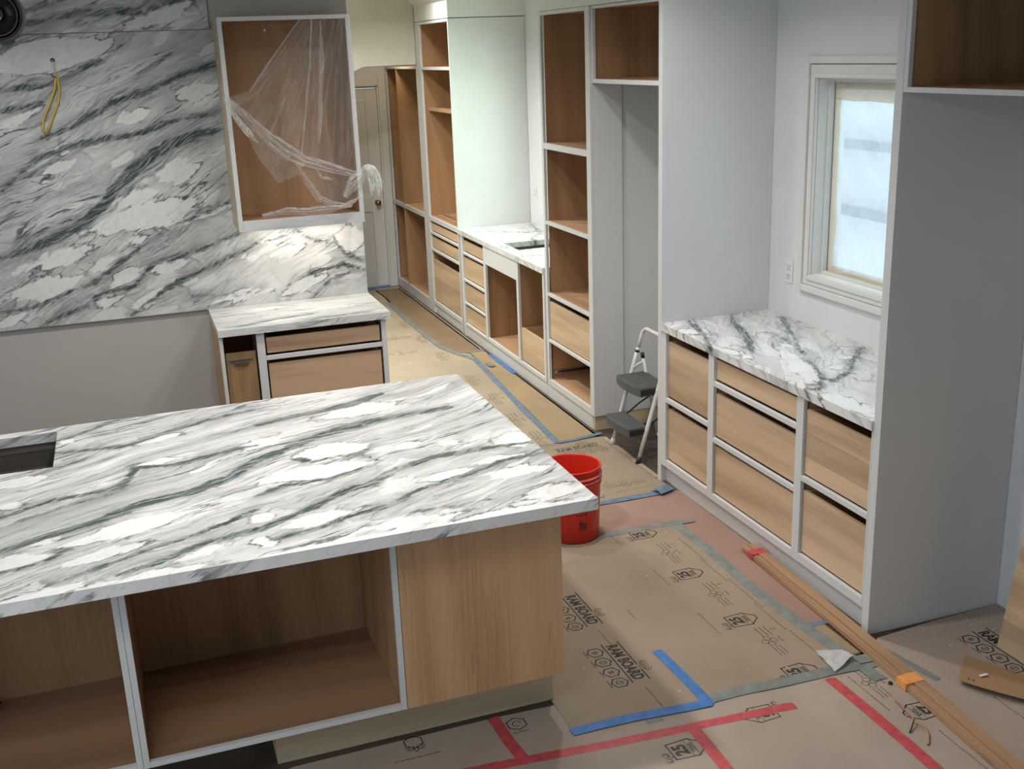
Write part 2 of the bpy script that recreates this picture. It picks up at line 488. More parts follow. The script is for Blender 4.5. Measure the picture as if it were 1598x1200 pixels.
M['marble_wall'] = marble('marble_backsplash', 'X', 'Z', math.radians(27), 3.1, white=0.0)
M['marble_wall2'] = marble('marble_hood_slab', 'X', 'Z', math.radians(24), 8.4, white=0.0)
M['marble_island'] = marble('marble_island', 'X', 'Y', math.radians(25), 5.7, white=0.055, stretch=0.75, gray=(0.43, 0.435, 0.43))
M['marble_range'] = marble('marble_range_counter', 'X', 'Y', math.radians(6), 1.3, white=0.11, streak=0.6)
M['marble_right'] = marble('marble_right_counter', 'Y', 'X', math.radians(23), 9.9, white=0.03, streak=0.4, stretch=1.7, breccia=0.7)
M['marble_sink'] = marble('marble_sink_counter', 'Y', 'X', math.radians(10), 12.2, white=0.11, streak=0.6, stretch=1.8, breccia=0.4)
BS_C = [(-1.635,2.409,0.375,0.091,0.1),(-1.121,2.593,0.161,0.032,0.42),(-0.868,2.18,0.136,0.042,0.2),(-1.223,2.069,0.107,0.034,0.25),(-1.631,1.912,0.066,0.032,0.18),(-1.851,2.07,0.123,0.032,0.42),(-1.687,1.797,0.099,0.024,0.31),(-1.751,1.729,0.06,0.017,0.23),(-1.043,1.738,0.131,0.076,0.11),(-1.276,1.605,0.139,0.05,0.26),(-1.24,1.501,0.33,0.077,0.2),(-1.739,1.298,0.17,0.054,0.26),(-1.818,1.141,0.214,0.069,0.18),(-1.508,1.244,0.089,0.033,0.36),(-1.377,1.165,0.108,0.037,0.45),(-1.133,1.205,0.109,0.038,0.15),(-1.051,1.099,0.048,0.023,0.02),(-1.3,1.365,0.069,0.026,0.29),(-0.99,1.461,0.225,0.026,0.26),(-1.3,1.004,0.106,0.041,0.6),(-1.529,1.013,0.072,0.03,0.32),(-0.494,1.305,0.118,0.035,0.13),(-0.684,1.206,0.049,0.025,0.02),(-0.575,1.239,0.081,0.023,0.17),(-0.442,1.222,0.109,0.039,0.14),(-0.254,1.155,0.085,0.048,0.29),(-0.384,1.004,0.155,0.04,0.24),(-0.056,1.262,0.09,0.09,0.02),(-2.023,0.967,0.083,0.029,0.3),(-0.757,0.98,0.174,0.028,0.1)]
BS_V = [([(-2.041,1.327),(-1.798,1.391),(-1.599,1.476),(-1.445,1.587),(-1.383,1.666),(-1.226,1.799),(-1.075,1.887),(-0.927,1.935),(-0.78,1.959)],0.0261),([(-1.728,1.969),(-1.537,2.027),(-1.336,2.141),(-1.141,2.191),(-0.994,2.258),(-0.757,2.325)],0.014),([(-1.867,2.427),(-1.756,2.529),(-1.523,2.582),(-1.247,2.681)],0.0186),([(-1.897,2.236),(-1.687,2.244),(-1.526,2.294),(-1.371,2.376)],0.0109),([(-1.916,2.119),(-1.751,2.145),(-1.62,2.19)],0.0082),([(-1.983,1.693),(-1.761,1.863),(-1.551,1.927),(-1.24,1.961),(-1.023,2.02),(-0.75,2.07)],0.0114),([(-2.089,1.023),(-1.919,1.034),(-1.721,1.099),(-1.558,1.146),(-1.423,1.237),(-1.23,1.358),(-1.095,1.433),(-0.753,1.543)],0.0075),([(-1.848,0.943),(-1.667,0.994),(-1.532,1.079),(-1.359,1.098),(-1.229,1.218),(-1.006,1.262),(-0.717,1.358)],0.0091),([(-1.392,0.929),(-1.286,0.994),(-1.137,1.083),(-0.874,1.184),(-0.63,1.285),(-0.415,1.324)],0.0093),([(-0.387,1.341),(-0.283,1.273),(-0.159,1.253),(-0.105,1.177),(0.015,1.117)],0.0063),([(-0.414,1.047),(-0.261,1.084),(-0.111,1.109),(0.019,1.056)],0.0048),([(-0.314,0.928),(-0.206,1.026),(-0.063,1.052)],0.0048),([(-1.036,1.006),(-0.757,0.984),(-0.62,1.009)],0.0031)]
IS_C = [(-0.737,0.83,0.147,0.093,0.05),(-0.823,0.645,0.229,0.076,0.02),(-0.537,1.287,0.173,0.09,0.18),(-0.607,1.111,0.041,0.019,0.16),(-0.293,0.729,0.051,0.033,0.15),(-0.055,0.651,0.069,0.103,-0.07),(-0.408,0.415,0.097,0.04,0.13),(-0.564,0.428,0.046,0.023,0.04),(-0.177,0.488,0.1,0.044,0.0),(-0.159,0.343,0.136,0.054,-0.11),(-0.104,0.108,0.137,0.055,0.11),(-0.901,0.217,0.12,0.059,0.2),(-1.078,0.116,0.037,0.046,0.26),(-1.058,0.307,0.043,0.037,0.15),(-1.852,0.773,0.041,0.032,0.06),(-1.688,1.398,0.041,0.032,0.38),(-1.363,1.272,0.099,0.032,0.25),(-1.345,1.002,0.096,0.036,0.07),(-1.444,0.407,0.231,0.073,0.31),(-1.731,0.403,0.031,0.013,0.22),(-1.796,0.286,0.085,0.05,0.09),(-1.538,0.227,0.111,0.038,0.28),(-1.246,0.126,0.114,0.034,0.49),(-1.827,1.0,0.098,0.055,0.24),(-0.961,1.053,0.09,0.045,0.49),(-0.443,0.768,0.056,0.026,0.25),(-1.69,0.028,0.137,0.031,0.11),(-0.624,0.07,0.17,0.034,0.03)]
IS_V = [([(-1.852,0.376),(-1.741,0.439),(-1.572,0.509),(-1.418,0.602),(-1.257,0.64),(-1.11,0.73),(-1.01,0.86),(-0.822,0.987),(-0.575,1.078)],0.0245),([(-0.958,1.28),(-0.728,1.333),(-0.547,1.379),(-0.387,1.473)],0.0254),([(-1.013,0.833),(-0.803,0.994),(-0.603,1.109),(-0.332,1.141),(-0.174,1.158)],0.0259),([(-0.883,0.816),(-0.817,0.756),(-0.656,0.769),(-0.58,0.652)],0.0112),([(-1.055,0.497),(-0.948,0.556),(-0.79,0.555),(-0.635,0.628)],0.0124),([(-1.09,0.21),(-0.957,0.287),(-0.884,0.329),(-0.759,0.424),(-0.659,0.449),(-0.556,0.542),(-0.385,0.612),(-0.12,0.615),(-0.006,0.601)],0.0192),([(-1.047,0.118),(-0.902,0.147),(-0.805,0.196),(-0.631,0.237),(-0.532,0.32),(-0.331,0.389),(-0.173,0.462),(0.002,0.482)],0.0115),([(-0.601,0.143),(-0.444,0.135),(-0.332,0.143)],0.0043),([(-1.876,0.674),(-1.703,0.763),(-1.499,0.777),(-1.434,0.971),(-1.294,0.942),(-1.113,1.006),(-0.989,1.026)],0.0141),([(-1.868,0.576),(-1.676,0.69),(-1.467,0.749)],0.0097),([(-1.728,1.433),(-1.627,1.495),(-1.437,1.648)],0.0104),([(-1.729,1.273),(-1.458,1.248),(-1.333,1.329),(-1.203,1.406),(-0.931,1.498)],0.0133),([(-1.658,0.09),(-1.431,0.199),(-1.308,0.245),(-1.191,0.299),(-1.069,0.384)],0.01),([(-1.84,0.214),(-1.72,0.241),(-1.664,0.303),(-1.594,0.321)],0.006),([(-1.516,0.059),(-1.389,0.094),(-1.29,0.171),(-1.192,0.193),(-1.089,0.225)],0.0077)]
RC_C = [(1.61,1.357,0.053,0.04,-1.61),(1.457,1.024,0.305,0.056,-1.88),(1.319,0.487,0.177,0.066,-1.59),(1.318,1.361,0.066,0.026,-1.55),(1.73,1.042,0.036,0.045,0.01),(1.336,1.269,0.047,0.024,0.53),(1.595,0.942,0.041,0.036,0.21),(1.311,1.821,0.053,0.062,0.2)]
RC_V = [([(1.702,2.055),(1.606,1.858),(1.546,1.63),(1.395,1.322)],0.0414),([(1.433,2.031),(1.342,1.693),(1.249,1.463)],0.0308),([(1.903,1.862),(1.757,1.548),(1.602,1.215)],0.0261),([(1.892,1.157),(1.745,1.016),(1.6,0.853),(1.451,0.763)],0.0245),([(1.55,1.091),(1.438,0.823),(1.451,0.763)],0.0157),([(1.673,1.593),(1.659,1.455),(1.595,1.193)],0.015),([(1.403,0.787),(1.328,0.688),(1.28,0.692)],0.0074)]

# ------------------------------------------------------------------ geometry helpers
def link(name, bm, mat, parent=None, smooth=False, label=None):
    """one mesh object from a bmesh in world coordinates; children are stored relative to their thing"""
    me = bpy.data.meshes.new(name)
    bm.to_mesh(me)
    bm.free()
    o = bpy.data.objects.new(name, me)
    col.objects.link(o)
    if mat is not None:
        me.materials.append(mat)
    if smooth:
        for p in me.polygons:
            p.use_smooth = True
    if parent is not None:
        off = Vector(parent.get('base', (0, 0, 0)))
        me.transform(Matrix.Translation(-off))
        o.parent = parent
        o['base'] = tuple(off)
    if label:
        o['label'] = label
    return o


def thing(name, loc, label, cat, group=None):
    o = bpy.data.objects.new(name, None)
    o.empty_display_size = 0.1
    col.objects.link(o)
    o.location = loc
    o['base'] = tuple(loc)
    return tag(o, label, cat, group)


def tag(o, label, cat, group=None):
    o['label'] = label
    o['category'] = cat
    if group:
        o['group'] = group
    return o


def recenter(o):
    """put a single-mesh thing's origin at the middle of its base"""
    me = o.data
    co = np.array([v.co[:] for v in me.vertices])
    c = Vector(((co[:, 0].min() + co[:, 0].max()) / 2, (co[:, 1].min() + co[:, 1].max()) / 2, co[:, 2].min()))
    me.transform(Matrix.Translation(-c))
    o.location = c
    o['base'] = tuple(c)
    return o


def struct(name, bm, mat, parent=None):
    o = link(name, bm, mat, parent)
    o['kind'] = 'structure'
    return o


def add_box(bm, x0, x1, y0, y1, z0, z1, bevel=0.0):
    x0, x1 = min(x0, x1), max(x0, x1)
    y0, y1 = min(y0, y1), max(y0, y1)
    z0, z1 = min(z0, z1), max(z0, z1)
    vs = [bm.verts.new(p) for p in ((x0, y0, z0), (x1, y0, z0), (x1, y1, z0), (x0, y1, z0), (x0, y0, z1), (x1, y0, z1), (x1, y1, z1), (x0, y1, z1))]
    fs = [bm.faces.new([vs[i] for i in q]) for q in ((0, 3, 2, 1), (4, 5, 6, 7), (0, 1, 5, 4), (1, 2, 6, 5), (2, 3, 7, 6), (3, 0, 4, 7))]
    if bevel:
        es = list({e for f in fs for e in f.edges})
        bmesh.ops.bevel(bm, geom=es, offset=bevel, segments=2, affect='EDGES', profile=0.6)


def box(*a, bevel=0.0):
    bm = bmesh.new()
    add_box(bm, *a, bevel=bevel)
    return bm


def add_tube(bm, pts, r, seg=10, close=False, cap=True):
    """round tube along a polyline; R may be a list"""
    pts = [Vector(p) for p in pts]
    n = len(pts)
    rs = r if isinstance(r, (list, tuple)) else [r] * n
    rings = []
    prev = None
    for i, p in enumerate(pts):
        a = pts[max(i - 1, 0)] if not close else pts[i - 1]
        b = pts[min(i + 1, n - 1)] if not close else pts[(i + 1) % n]
        t = (b - a).normalized()
        if prev is None:
            h = Vector((0, 0, 1)) if abs(t.z) < 0.9 else Vector((1, 0, 0))
            s = t.cross(h).normalized()
        else:
            s = (prev - t * prev.dot(t)).normalized()
        prev = s
        w = t.cross(s)
        rings.append([bm.verts.new(p + (s * math.cos(2 * math.pi * k / seg) + w * math.sin(2 * math.pi * k / seg)) * rs[i]) for k in range(seg)])
    m = n if close else n - 1
    for i in range(m):
        A, B = rings[i], rings[(i + 1) % n]
        for k in range(seg):
            bm.faces.new((A[k], A[(k + 1) % seg], B[(k + 1) % seg], B[k]))
    if cap and not close:
        bm.faces.new(list(reversed(rings[0])))
        bm.faces.new(rings[-1])


def tube(pts, r, seg=10, close=False):
    bm = bmesh.new()
    add_tube(bm, pts, r, seg, close)
    return bm


def arc(c, r, a0, a1, n, plane):
    """points on an arc; PLANE is a pair of unit vectors"""
    u, v = Vector(plane[0]), Vector(plane[1])
    return [Vector(c) + u * r * math.cos(a0 + (a1 - a0) * i / n) + v * r * math.sin(a0 + (a1 - a0) * i / n) for i in range(n + 1)]


def add_lathe(bm, prof, c, seg=40):
    """profile of (radius, z) spun about a vertical axis at c"""
    rings = []
    for r, z in prof:
        if r < 1e-6:
            rings.append([bm.verts.new((c[0], c[1], z))])
        else:
            rings.append([bm.verts.new((c[0] + r * math.cos(2 * math.pi * k / seg), c[1] + r * math.sin(2 * math.pi * k / seg), z)) for k in range(seg)])
    for A, B in zip(rings, rings[1:]):
        for k in range(seg):
            k2 = (k + 1) % seg
            if len(A) == 1 and len(B) > 1:
                bm.faces.new((A[0], B[k2], B[k]))
            elif len(B) == 1 and len(A) > 1:
                bm.faces.new((A[k], A[k2], B[0]))
            elif len(A) > 1:
                bm.faces.new((A[k], A[k2], B[k2], B[k]))


def lathe(prof, c, seg=40):
    bm = bmesh.new()
    add_lathe(bm, prof, c, seg)
    bmesh.ops.recalc_face_normals(bm, faces=bm.faces)
    return bm


def prism(poly, z0, z1):
    """a flat sheet: polygon in x,y given thickness"""
    bm = bmesh.new()
    add_prism(bm, poly, z0, z1)
    return bm


def add_prism(bm, poly, z0, z1):
    a = [bm.verts.new((x, y, z0)) for x, y in poly]
    b = [bm.verts.new((x, y, z1)) for x, y in poly]
    n = len(poly)
    bm.faces.new(list(reversed(a)))
    bm.faces.new(b)
    for i in range(n):
        bm.faces.new((a[i], a[(i + 1) % n], b[(i + 1) % n], b[i]))
    bmesh.ops.recalc_face_normals(bm, faces=bm.faces)


def sheet(fn, nu, nv):
    """open grid surface from fn(u, v)"""
    bm = bmesh.new()
    uv = bm.loops.layers.uv.new('UVMap')
    g = [[bm.verts.new(fn(i / nu, j / nv)) for j in range(nv + 1)] for i in range(nu + 1)]
    for i in range(nu):
        for j in range(nv):
            f = bm.faces.new((g[i][j], g[i + 1][j], g[i + 1][j + 1], g[i][j + 1]))
            for lo, (a, b) in zip(f.loops, ((i, j), (i + 1, j), (i + 1, j + 1), (i, j + 1))):
                lo[uv].uv = (a / nu, b / nv)
    return bm


def pline(P, t):
    """point at fraction t of a polyline (by index)"""
    P = [Vector(p) for p in P]
    s = t * (len(P) - 1)
    i = min(int(s), len(P) - 2)
    return P[i].lerp(P[i + 1], s - i)


def grid_slab(name, u, v, us, vs, w0, w1, mat, figures, parent=None, hole=None, bevel=0.002):
    """stone slab: fine grid on the show face (carrying the clast and vein distances) with plain sides.
    u, v name the axes of the show face; w0 is the hidden face, w1 the show face. hole = (u0, u1, v0, v1)."""
    ax = ['XYZ'.index(u), 'XYZ'.index(v)]
    aw = 3 - ax[0] - ax[1]
    bm = bmesh.new()

    def P(a, b, w):
        p = [0, 0, 0]
        p[ax[0]], p[ax[1]], p[aw] = a, b, w
        return bm.verts.new(p)
    us, vs = sorted(us), sorted(vs)
    nu, nv = len(us) - 1, len(vs) - 1

    def solid(i, j):
        if not (0 <= i < nu and 0 <= j < nv):
            return False
        if hole:
            cu, cv = (us[i] + us[i + 1]) / 2, (vs[j] + vs[j + 1]) / 2
            if hole[0] < cu < hole[1] and hole[2] < cv < hole[3]:
                return False
        return True
    top, bot = {}, {}

    def vt(d, i, j, w):
        if (i, j) not in d:
            d[i, j] = P(us[i], vs[j], w)
        return d[i, j]
    for i in range(nu):
        for j in range(nv):
            if not solid(i, j):
                continue
            bm.faces.new([vt(top, *q, w1) for q in ((i, j), (i + 1, j), (i + 1, j + 1), (i, j + 1))])
            for a, b, ni, nj in (((i, j), (i + 1, j), i, j - 1), ((i + 1, j), (i + 1, j + 1), i + 1, j), ((i + 1, j + 1), (i, j + 1), i, j + 1), ((i, j + 1), (i, j), i - 1, j)):
                if not solid(ni, nj):
                    bm.faces.new((vt(top, *a, w1), vt(bot, *a, w0), vt(bot, *b, w0), vt(top, *b, w1)))
    # hidden face: a few large quads
    if hole:
        pieces = [(us[0], hole[0], vs[0], vs[-1]), (hole[1], us[-1], vs[0], vs[-1]), (hole[0], hole[1], vs[0], hole[2]), (hole[0], hole[1], hole[3], vs[-1])]
    else:
        pieces = [(us[0], us[-1], vs[0], vs[-1])]
    for a0, a1, b0, b1 in pieces:
        if a1 - a0 > 1e-5 and b1 - b0 > 1e-5:
            bm.faces.new([P(a0, b0, w0), P(a0, b1, w0), P(a1, b1, w0), P(a1, b0, w0)])
    bmesh.ops.recalc_face_normals(bm, faces=bm.faces)
    o = link(name, bm, mat, parent)
    base = np.array(o.get('base', (0, 0, 0)))
    co = np.empty(len(o.data.vertices) * 3)
    o.data.vertices.foreach_get('co', co)
    co = co.reshape(-1, 3) + (base if parent is not None else 0)
    p = co[:, ax]
    cl = np.full(len(p), 1.0)
    for cx, cy, a, b, th in figures[0]:
        c, s = math.cos(th), math.sin(th)
        dx, dy = p[:, 0] - cx, p[:, 1] - cy
        q = np.abs(dx * c + dy * s) / a
        r = np.abs(-dx * s + dy * c) / b
        e = (q ** 1.35 + r ** 1.35) ** (1 / 1.35)
        cl = np.minimum(cl, (e - 1) * min(a, b))
    ve = np.full(len(p), 1.0)
    for pts, hw in figures[1]:
        pts = np.array(pts)
        nseg = len(pts) - 1
        for k in range(nseg):
            a, b = pts[k], pts[k + 1]
            ab = b - a
            t = np.clip(((p - a) @ ab) / (ab @ ab), 0, 1)
            d = np.hypot(*(p - a - t[:, None] * ab).T)
            s = (k + t) / nseg
            ve = np.minimum(ve, d - hw * (0.35 + 0.65 * np.sin(np.pi * np.clip(s, 0.04, 0.96)) ** 0.6))
    for n_, arr in (('clast', cl), ('vein', ve)):
        at = o.data.attributes.new(n_, 'FLOAT', 'POINT')
        at.data.foreach_set('value', arr.astype(np.float32))
    return o


def lin(a, b, step, *extra):
    k = max(1, round((b - a) / step))
    return sorted(set([round(a + (b - a) * i / k, 5) for i in range(k + 1)] + list(extra)))


def noisy(p, s, amp, seed=0.0):
    from mathutils import noise
    q = Vector(p) * s + Vector((seed, seed * 1.7, -seed))
    return noise.noise_vector(q) * amp


class Cab:
    """cabinet builder: u runs along the front, d goes inward from the front plane, z is up"""
    def __init__(self, name, label, facing, front, u_mid, z0=0.0, cat='cabinet', group=None):
        self.facing, self.front = facing, front
        loc = (front + 0.3, u_mid, z0) if facing == 'X' else (u_mid, front + 0.3, z0)
        self.root = thing(name, loc, label, cat, group)

    def add(self, bm, u0, u1, d0, d1, z0, z1, bevel=0.0):
        f = self.front
        if self.facing == 'X':
            add_box(bm, f + d0, f + d1, u0, u1, z0, z1, bevel)
        else:
            add_box(bm, u0, u1, f + d0, f + d1, z0, z1, bevel)

    def part(self, name, u0, u1, d0, d1, z0, z1, mat, label=None, bevel=0.0012, parent=None):
        bm = bmesh.new()
        self.add(bm, u0, u1, d0, d1, z0, z1, bevel)
        return link(name, bm, mat, parent or self.root, label=label)

    def drawer(self, u0, u1, z0, z1, depth, front_mat, inner, d0=0.013, label=None, box_low=0.0):
        """inset drawer box without its applied front: front, back, two sides and a bottom"""
        u0, u1, z0, z1 = u0 + 0.002, u1 - 0.002, z0 + 0.003, z1 - 0.007
        bm = bmesh.new()
        self.add(bm, u0, u1, d0, d0 + 0.016, z0, z1, 0.0015)
        o = link('drawer', bm, front_mat, self.root, label=label)
        bm = bmesh.new()
        t = 0.013
        zt = z1 - 0.004
        self.add(bm, u0 + 0.002, u0 + 0.002 + t, d0 + 0.0165, depth, z0 + 0.004, zt)
        self.add(bm, u1 - 0.002 - t, u1 - 0.002, d0 + 0.0165, depth, z0 + 0.004, zt)
        self.add(bm, u0 + 0.016, u1 - 0.016, depth - t, depth, z0 + 0.004, zt)
        self.add(bm, u0 + 0.016, u1 - 0.016, d0 + 0.0165, depth - t, z0 + 0.010, z0 + 0.020)
        b = link('drawer_box', bm, inner, o)
        return o

# ------------------------------------------------------------------ the room
struct('floor', box(-4.6, 2.1, -6.3, 8.3, -0.08, 0.0), M['subfloor'])
struct('ceiling', box(-4.6, 2.1, -6.3, 8.3, 3.0, 3.1), M['ceiling'])
XW = 1.94
W1 = (0.60, 1.68, 1.165, 2.165)      # y0, y1, z0, z1 of the near window
W2 = (3.95, 5.28, 1.22, 2.25)        # window above the far sink
bm = bmesh.new()
ys = [-6.3, W1[0], W1[1], W2[0], W2[1], 8.3]
for a, b, w in ((ys[0], ys[1], None), (ys[1], ys[2], W1), (ys[2], ys[3], None), (ys[3], ys[4], W2), (ys[4], ys[5], None)):
    if w is None:
        add_box(bm, XW, XW + 0.14, a, b, 0, 3.0)
    else:
        add_box(bm, XW, XW + 0.14, a, b, 0, w[2])
        add_box(bm, XW, XW + 0.14, a, b, w[3], 3.0)
struct('wall_right', bm, M['wall'])
struct('wall_left', box(-4.6, -4.5, -6.3, 8.3, 0, 3.0), M['wall'])
struct('wall_front', box(-4.5, 1.94, -6.3, -6.2, 0, 3.0), M['wall'])
struct('wall_range', box(-4.5, 0.03, 3.645, 3.78, 0, 3.0), M['alcove'])
struct('wall_passage', box(-1.7, -1.6, 3.78, 8.13, 0, 3.0), M['wall_warm'])
# wall with the clipped-corner opening to the hall
bm = bmesh.new()
poly = [(-1.6, 0), (0.60, 0), (0.60, 2.166), (0.805, 2.247), (1.279, 2.247), (1.279, 3.0), (-1.6, 3.0)]
a = [bm.verts.new((x, 6.85, z)) for x, z in poly]
b = [bm.verts.new((x, 6.97, z)) for x, z in poly]
bm.faces.new(a)
bm.faces.new(list(reversed(b)))
for i in range(len(poly)):
    bm.faces.new((a[i], b[i], b[(i + 1) % len(poly)], a[(i + 1) % len(poly)]))
bmesh.ops.recalc_face_normals(bm, faces=bm.faces)
struct('wall_hall', bm, M['wall_warm'])
bm = bmesh.new()
add_box(bm, -1.6, 0.36, 8.13, 8.25, 0, 3.0)
add_box(bm, 1.225, 1.94, 8.13, 8.25, 0, 3.0)
add_box(bm, 0.36, 1.225, 8.13, 8.25, 2.035, 3.0)
struct('wall_back', bm, M['wall'])
# soffit above the cabinets of the right side
bm = bmesh.new()
add_box(bm, 1.283, 1.939, 2.096, 3.81, 2.567, 2.999)
struct('trim_1', bm, M['trim'])
bm = bmesh.new()
add_box(bm, 1.283, 1.939, 5.803, 6.845, 2.606, 2.76)
add_box(bm, 1.279, 1.9392, 5.80, 6.845, 2.765, 2.999)
prof = [(1.283, 2.74), (1.255, 2.76), (1.235, 2.80), (1.20, 2.83), (1.19, 2.90), (1.283, 2.90)]
a = [bm.verts.new((x, 5.80, z)) for x, z in prof]
b = [bm.verts.new((x, 6.845, z)) for x, z in prof]
bm.faces.new(a)
bm.faces.new(list(reversed(b)))
for i in range(len(prof)):
    bm.faces.new((a[i], b[i], b[(i + 1) % len(prof)], a[(i + 1) % len(prof)]))
bmesh.ops.recalc_face_normals(bm, faces=bm.faces)
struct('trim_2', bm, M['trim'])


def ring_x(x0, x1, y0, y1, z0, z1, w, bevel=0.0):
    """rectangular frame in a plane of constant x"""
    bm = bmesh.new()
    add_box(bm, x0, x1, y0, y0 + w, z0, z1, bevel)
    add_box(bm, x0, x1, y1 - w, y1, z0, z1, bevel)
    add_box(bm, x0, x1, y0 + w, y1 - w, z0, z0 + w, bevel)
    add_box(bm, x0, x1, y0 + w, y1 - w, z1 - w, z1, bevel)
    return bm


def window(n, w, film=False):
    y0, y1, z0, z1 = w
    base = thing('window_%d' % n, (2.0, (y0 + y1) / 2, z0), '', '')
    for k in ('label', 'category'):
        del base[k]
    base['kind'] = 'structure'
    link('casing', ring_x(1.926, 1.9395, y0 - 0.040, y1 + 0.040, z0 - 0.040, z1 + 0.055, 0.055, 0.003), M['trim'], base)
    link('casing_edge', ring_x(1.914, 1.9395, y0 - 0.078, y1 + 0.078, z0 - 0.078, z1 + 0.095, 0.036, 0.006), M['trim'], base)
    link('casing_bead', ring_x(1.917, 1.9255, y0 - 0.012, y1 + 0.012, z0 - 0.012, z1 + 0.012, 0.020, 0.003), M['trim'], base)
    link('jamb', ring_x(1.941, 2.078, y0 + 0.001, y1 - 0.001, z0 + 0.001, z1 - 0.001, 0.016, 0.001), M['trim'], base)
    link('stop', ring_x(1.995, 2.022, y0 + 0.017, y1 - 0.017, z0 + 0.017, z1 - 0.017, 0.012, 0.002), M['trim'], base)
    link('sash', ring_x(2.030, 2.066, y0 + 0.018, y1 - 0.018, z0 + 0.018, z1 - 0.018, 0.045, 0.003), M['trim'], base)
    link('pane', box(2.046, 2.050, y0 + 0.063, y1 - 0.063, z0 + 0.063, z1 - 0.063), M['glass'], base)
    return base


window(1, W1)
window(2, W2)
# what lies beyond the near window: a pale house wall with a blue-grey beam
hs = thing('neighbour_house', (5.0, 1.2, -0.5), 'pale house wall with blue-grey beams seen through the filmed window', 'house')
link('house_wall', box(5.0, 5.2, -4.5, 8.0, -0.5, 7.0), M['house'], hs)
link('beam', box(4.86, 4.99, -3.5, 6.0, 0.78, 0.85), M['house_blue'], hs)
link('beam', box(4.86, 4.99, -3.5, 6.0, 1.38, 1.45), M['house_blue'], hs)
link('post', box(4.86, 4.99, 3.05, 3.35, -0.5, 0.775), M['house_blue'], hs, label='upright blue-grey post under the beam')

# plastic film taped over the near window
wf = thing('window_sheeting', (2.02, 1.14, 1.2), 'wrinkled clear plastic sheeting taped over the small window', 'plastic sheet')


def wfilm(u, v):
    y = 0.66 + u * 0.955
    z = 1.207 + v * 0.915
    d = noisy((y * 3, z * 1.2, 0), 3.0, 0.008, 2)[0] + 0.004 * math.sin(14 * (y + 0.6 * z)) + 0.003 * math.sin(31 * (y - 0.9 * z))
    return (2.019 + d, y, z)


link('film', sheet(wfilm, 70, 70), M['window_film'], wf, smooth=True)


def edge_tape(y0, y1, z0, z1, s, horizontal):
    def f(u, v):
        y, z = y0 + u * (y1 - y0), z0 + v * (z1 - z0)
        n1 = noisy((y, z, s), 5, 0.008, s)
        if horizontal:
            z += n1[1] * (1.6 if v < 0.5 else 0.3)
        else:
            y += n1[1] * (1.8 if u < 0.5 else 0.3)
        return (2.008 + n1[0] * 0.25, y, z)
    return sheet(f, 24, 24)


link('edge_tape', edge_tape(0.66, 1.62, 2.05, 2.125, 1.0, True), M['window_tape'], wf, smooth=True, label='tan tape along the top of the sheeting')
link('edge_tape', edge_tape(1.577, 1.618, 1.205, 2.06, 4.0, False), M['window_tape'], wf, smooth=True)
link('edge_tape', edge_tape(0.66, 1.62, 1.190, 1.218, 7.0, True), M['window_tape'], wf, smooth=True)

# hall door
dr = thing('door_1', (0.79, 8.15, 0), '', '')
for k in ('label', 'category'):
    del dr[k]
dr['kind'] = 'structure'
bm = bmesh.new()
X0, X1, Y0, Y1 = 0.385, 1.19, 8.150, 8.185
for a in ((X0, X0 + 0.12, 0.01, 2.02), (X1 - 0.12, X1, 0.01, 2.02), (X0 + 0.12, X1 - 0.12, 0.01, 0.20), (X0 + 0.12, X1 - 0.12, 0.79, 0.93), (X0 + 0.12, X1 - 0.12, 1.91, 2.02)):
    add_box(bm, a[0], a[1], Y0, Y1, a[2], a[3], 0.004)
link('door_leaf', bm, M['trim'], dr)
for z0, z1 in ((0.202, 0.788), (0.932, 1.908)):
    link('door_panel', box(X0 + 0.122, X1 - 0.122, Y0 + 0.012, Y1 - 0.004, z0, z1, bevel=0.001), M['trim'], dr)
bm = bmesh.new()
add_box(bm, 0.361, 0.383, 8.131, 8.24, 0, 2.034)
add_box(bm, 1.193, 1.224, 8.131, 8.24, 0, 2.034)
add_box(bm, 0.384, 1.192, 8.131, 8.24, 2.024, 2.034)
link('door_jamb', bm, M['trim'], dr)
bm = bmesh.new()
add_box(bm, 0.27, 0.365, 8.108, 8.1295, 0, 2.13, 0.003)
add_box(bm, 1.205, 1.277, 8.108, 8.1295, 0, 2.13, 0.003)
add_box(bm, 0.366, 1.204, 8.108, 8.1295, 2.045, 2.13, 0.003)
link('door_casing', bm, M['trim'], dr)
bm = lathe([(0, 0), (0.028, 0), (0.028, 0.006), (0.010, 0.012), (0.009, 0.030), (0.022, 0.038), (0.030, 0.052), (0.026, 0.066), (0.012, 0.073), (0, 0.074)], (0, 0), 24)
bm.transform(Matrix.Translation((1.125, 8.149, 0.882)) @ Matrix.Rotation(math.radians(90), 4, 'X'))
link('door_knob', bm, M['brass'], dr, smooth=True, label='round brass knob')
link('latch_plate', box(1.190, 1.1925, 8.149, 8.152, 0.85, 0.91), M['brass'], dr, label='brass latch plate')

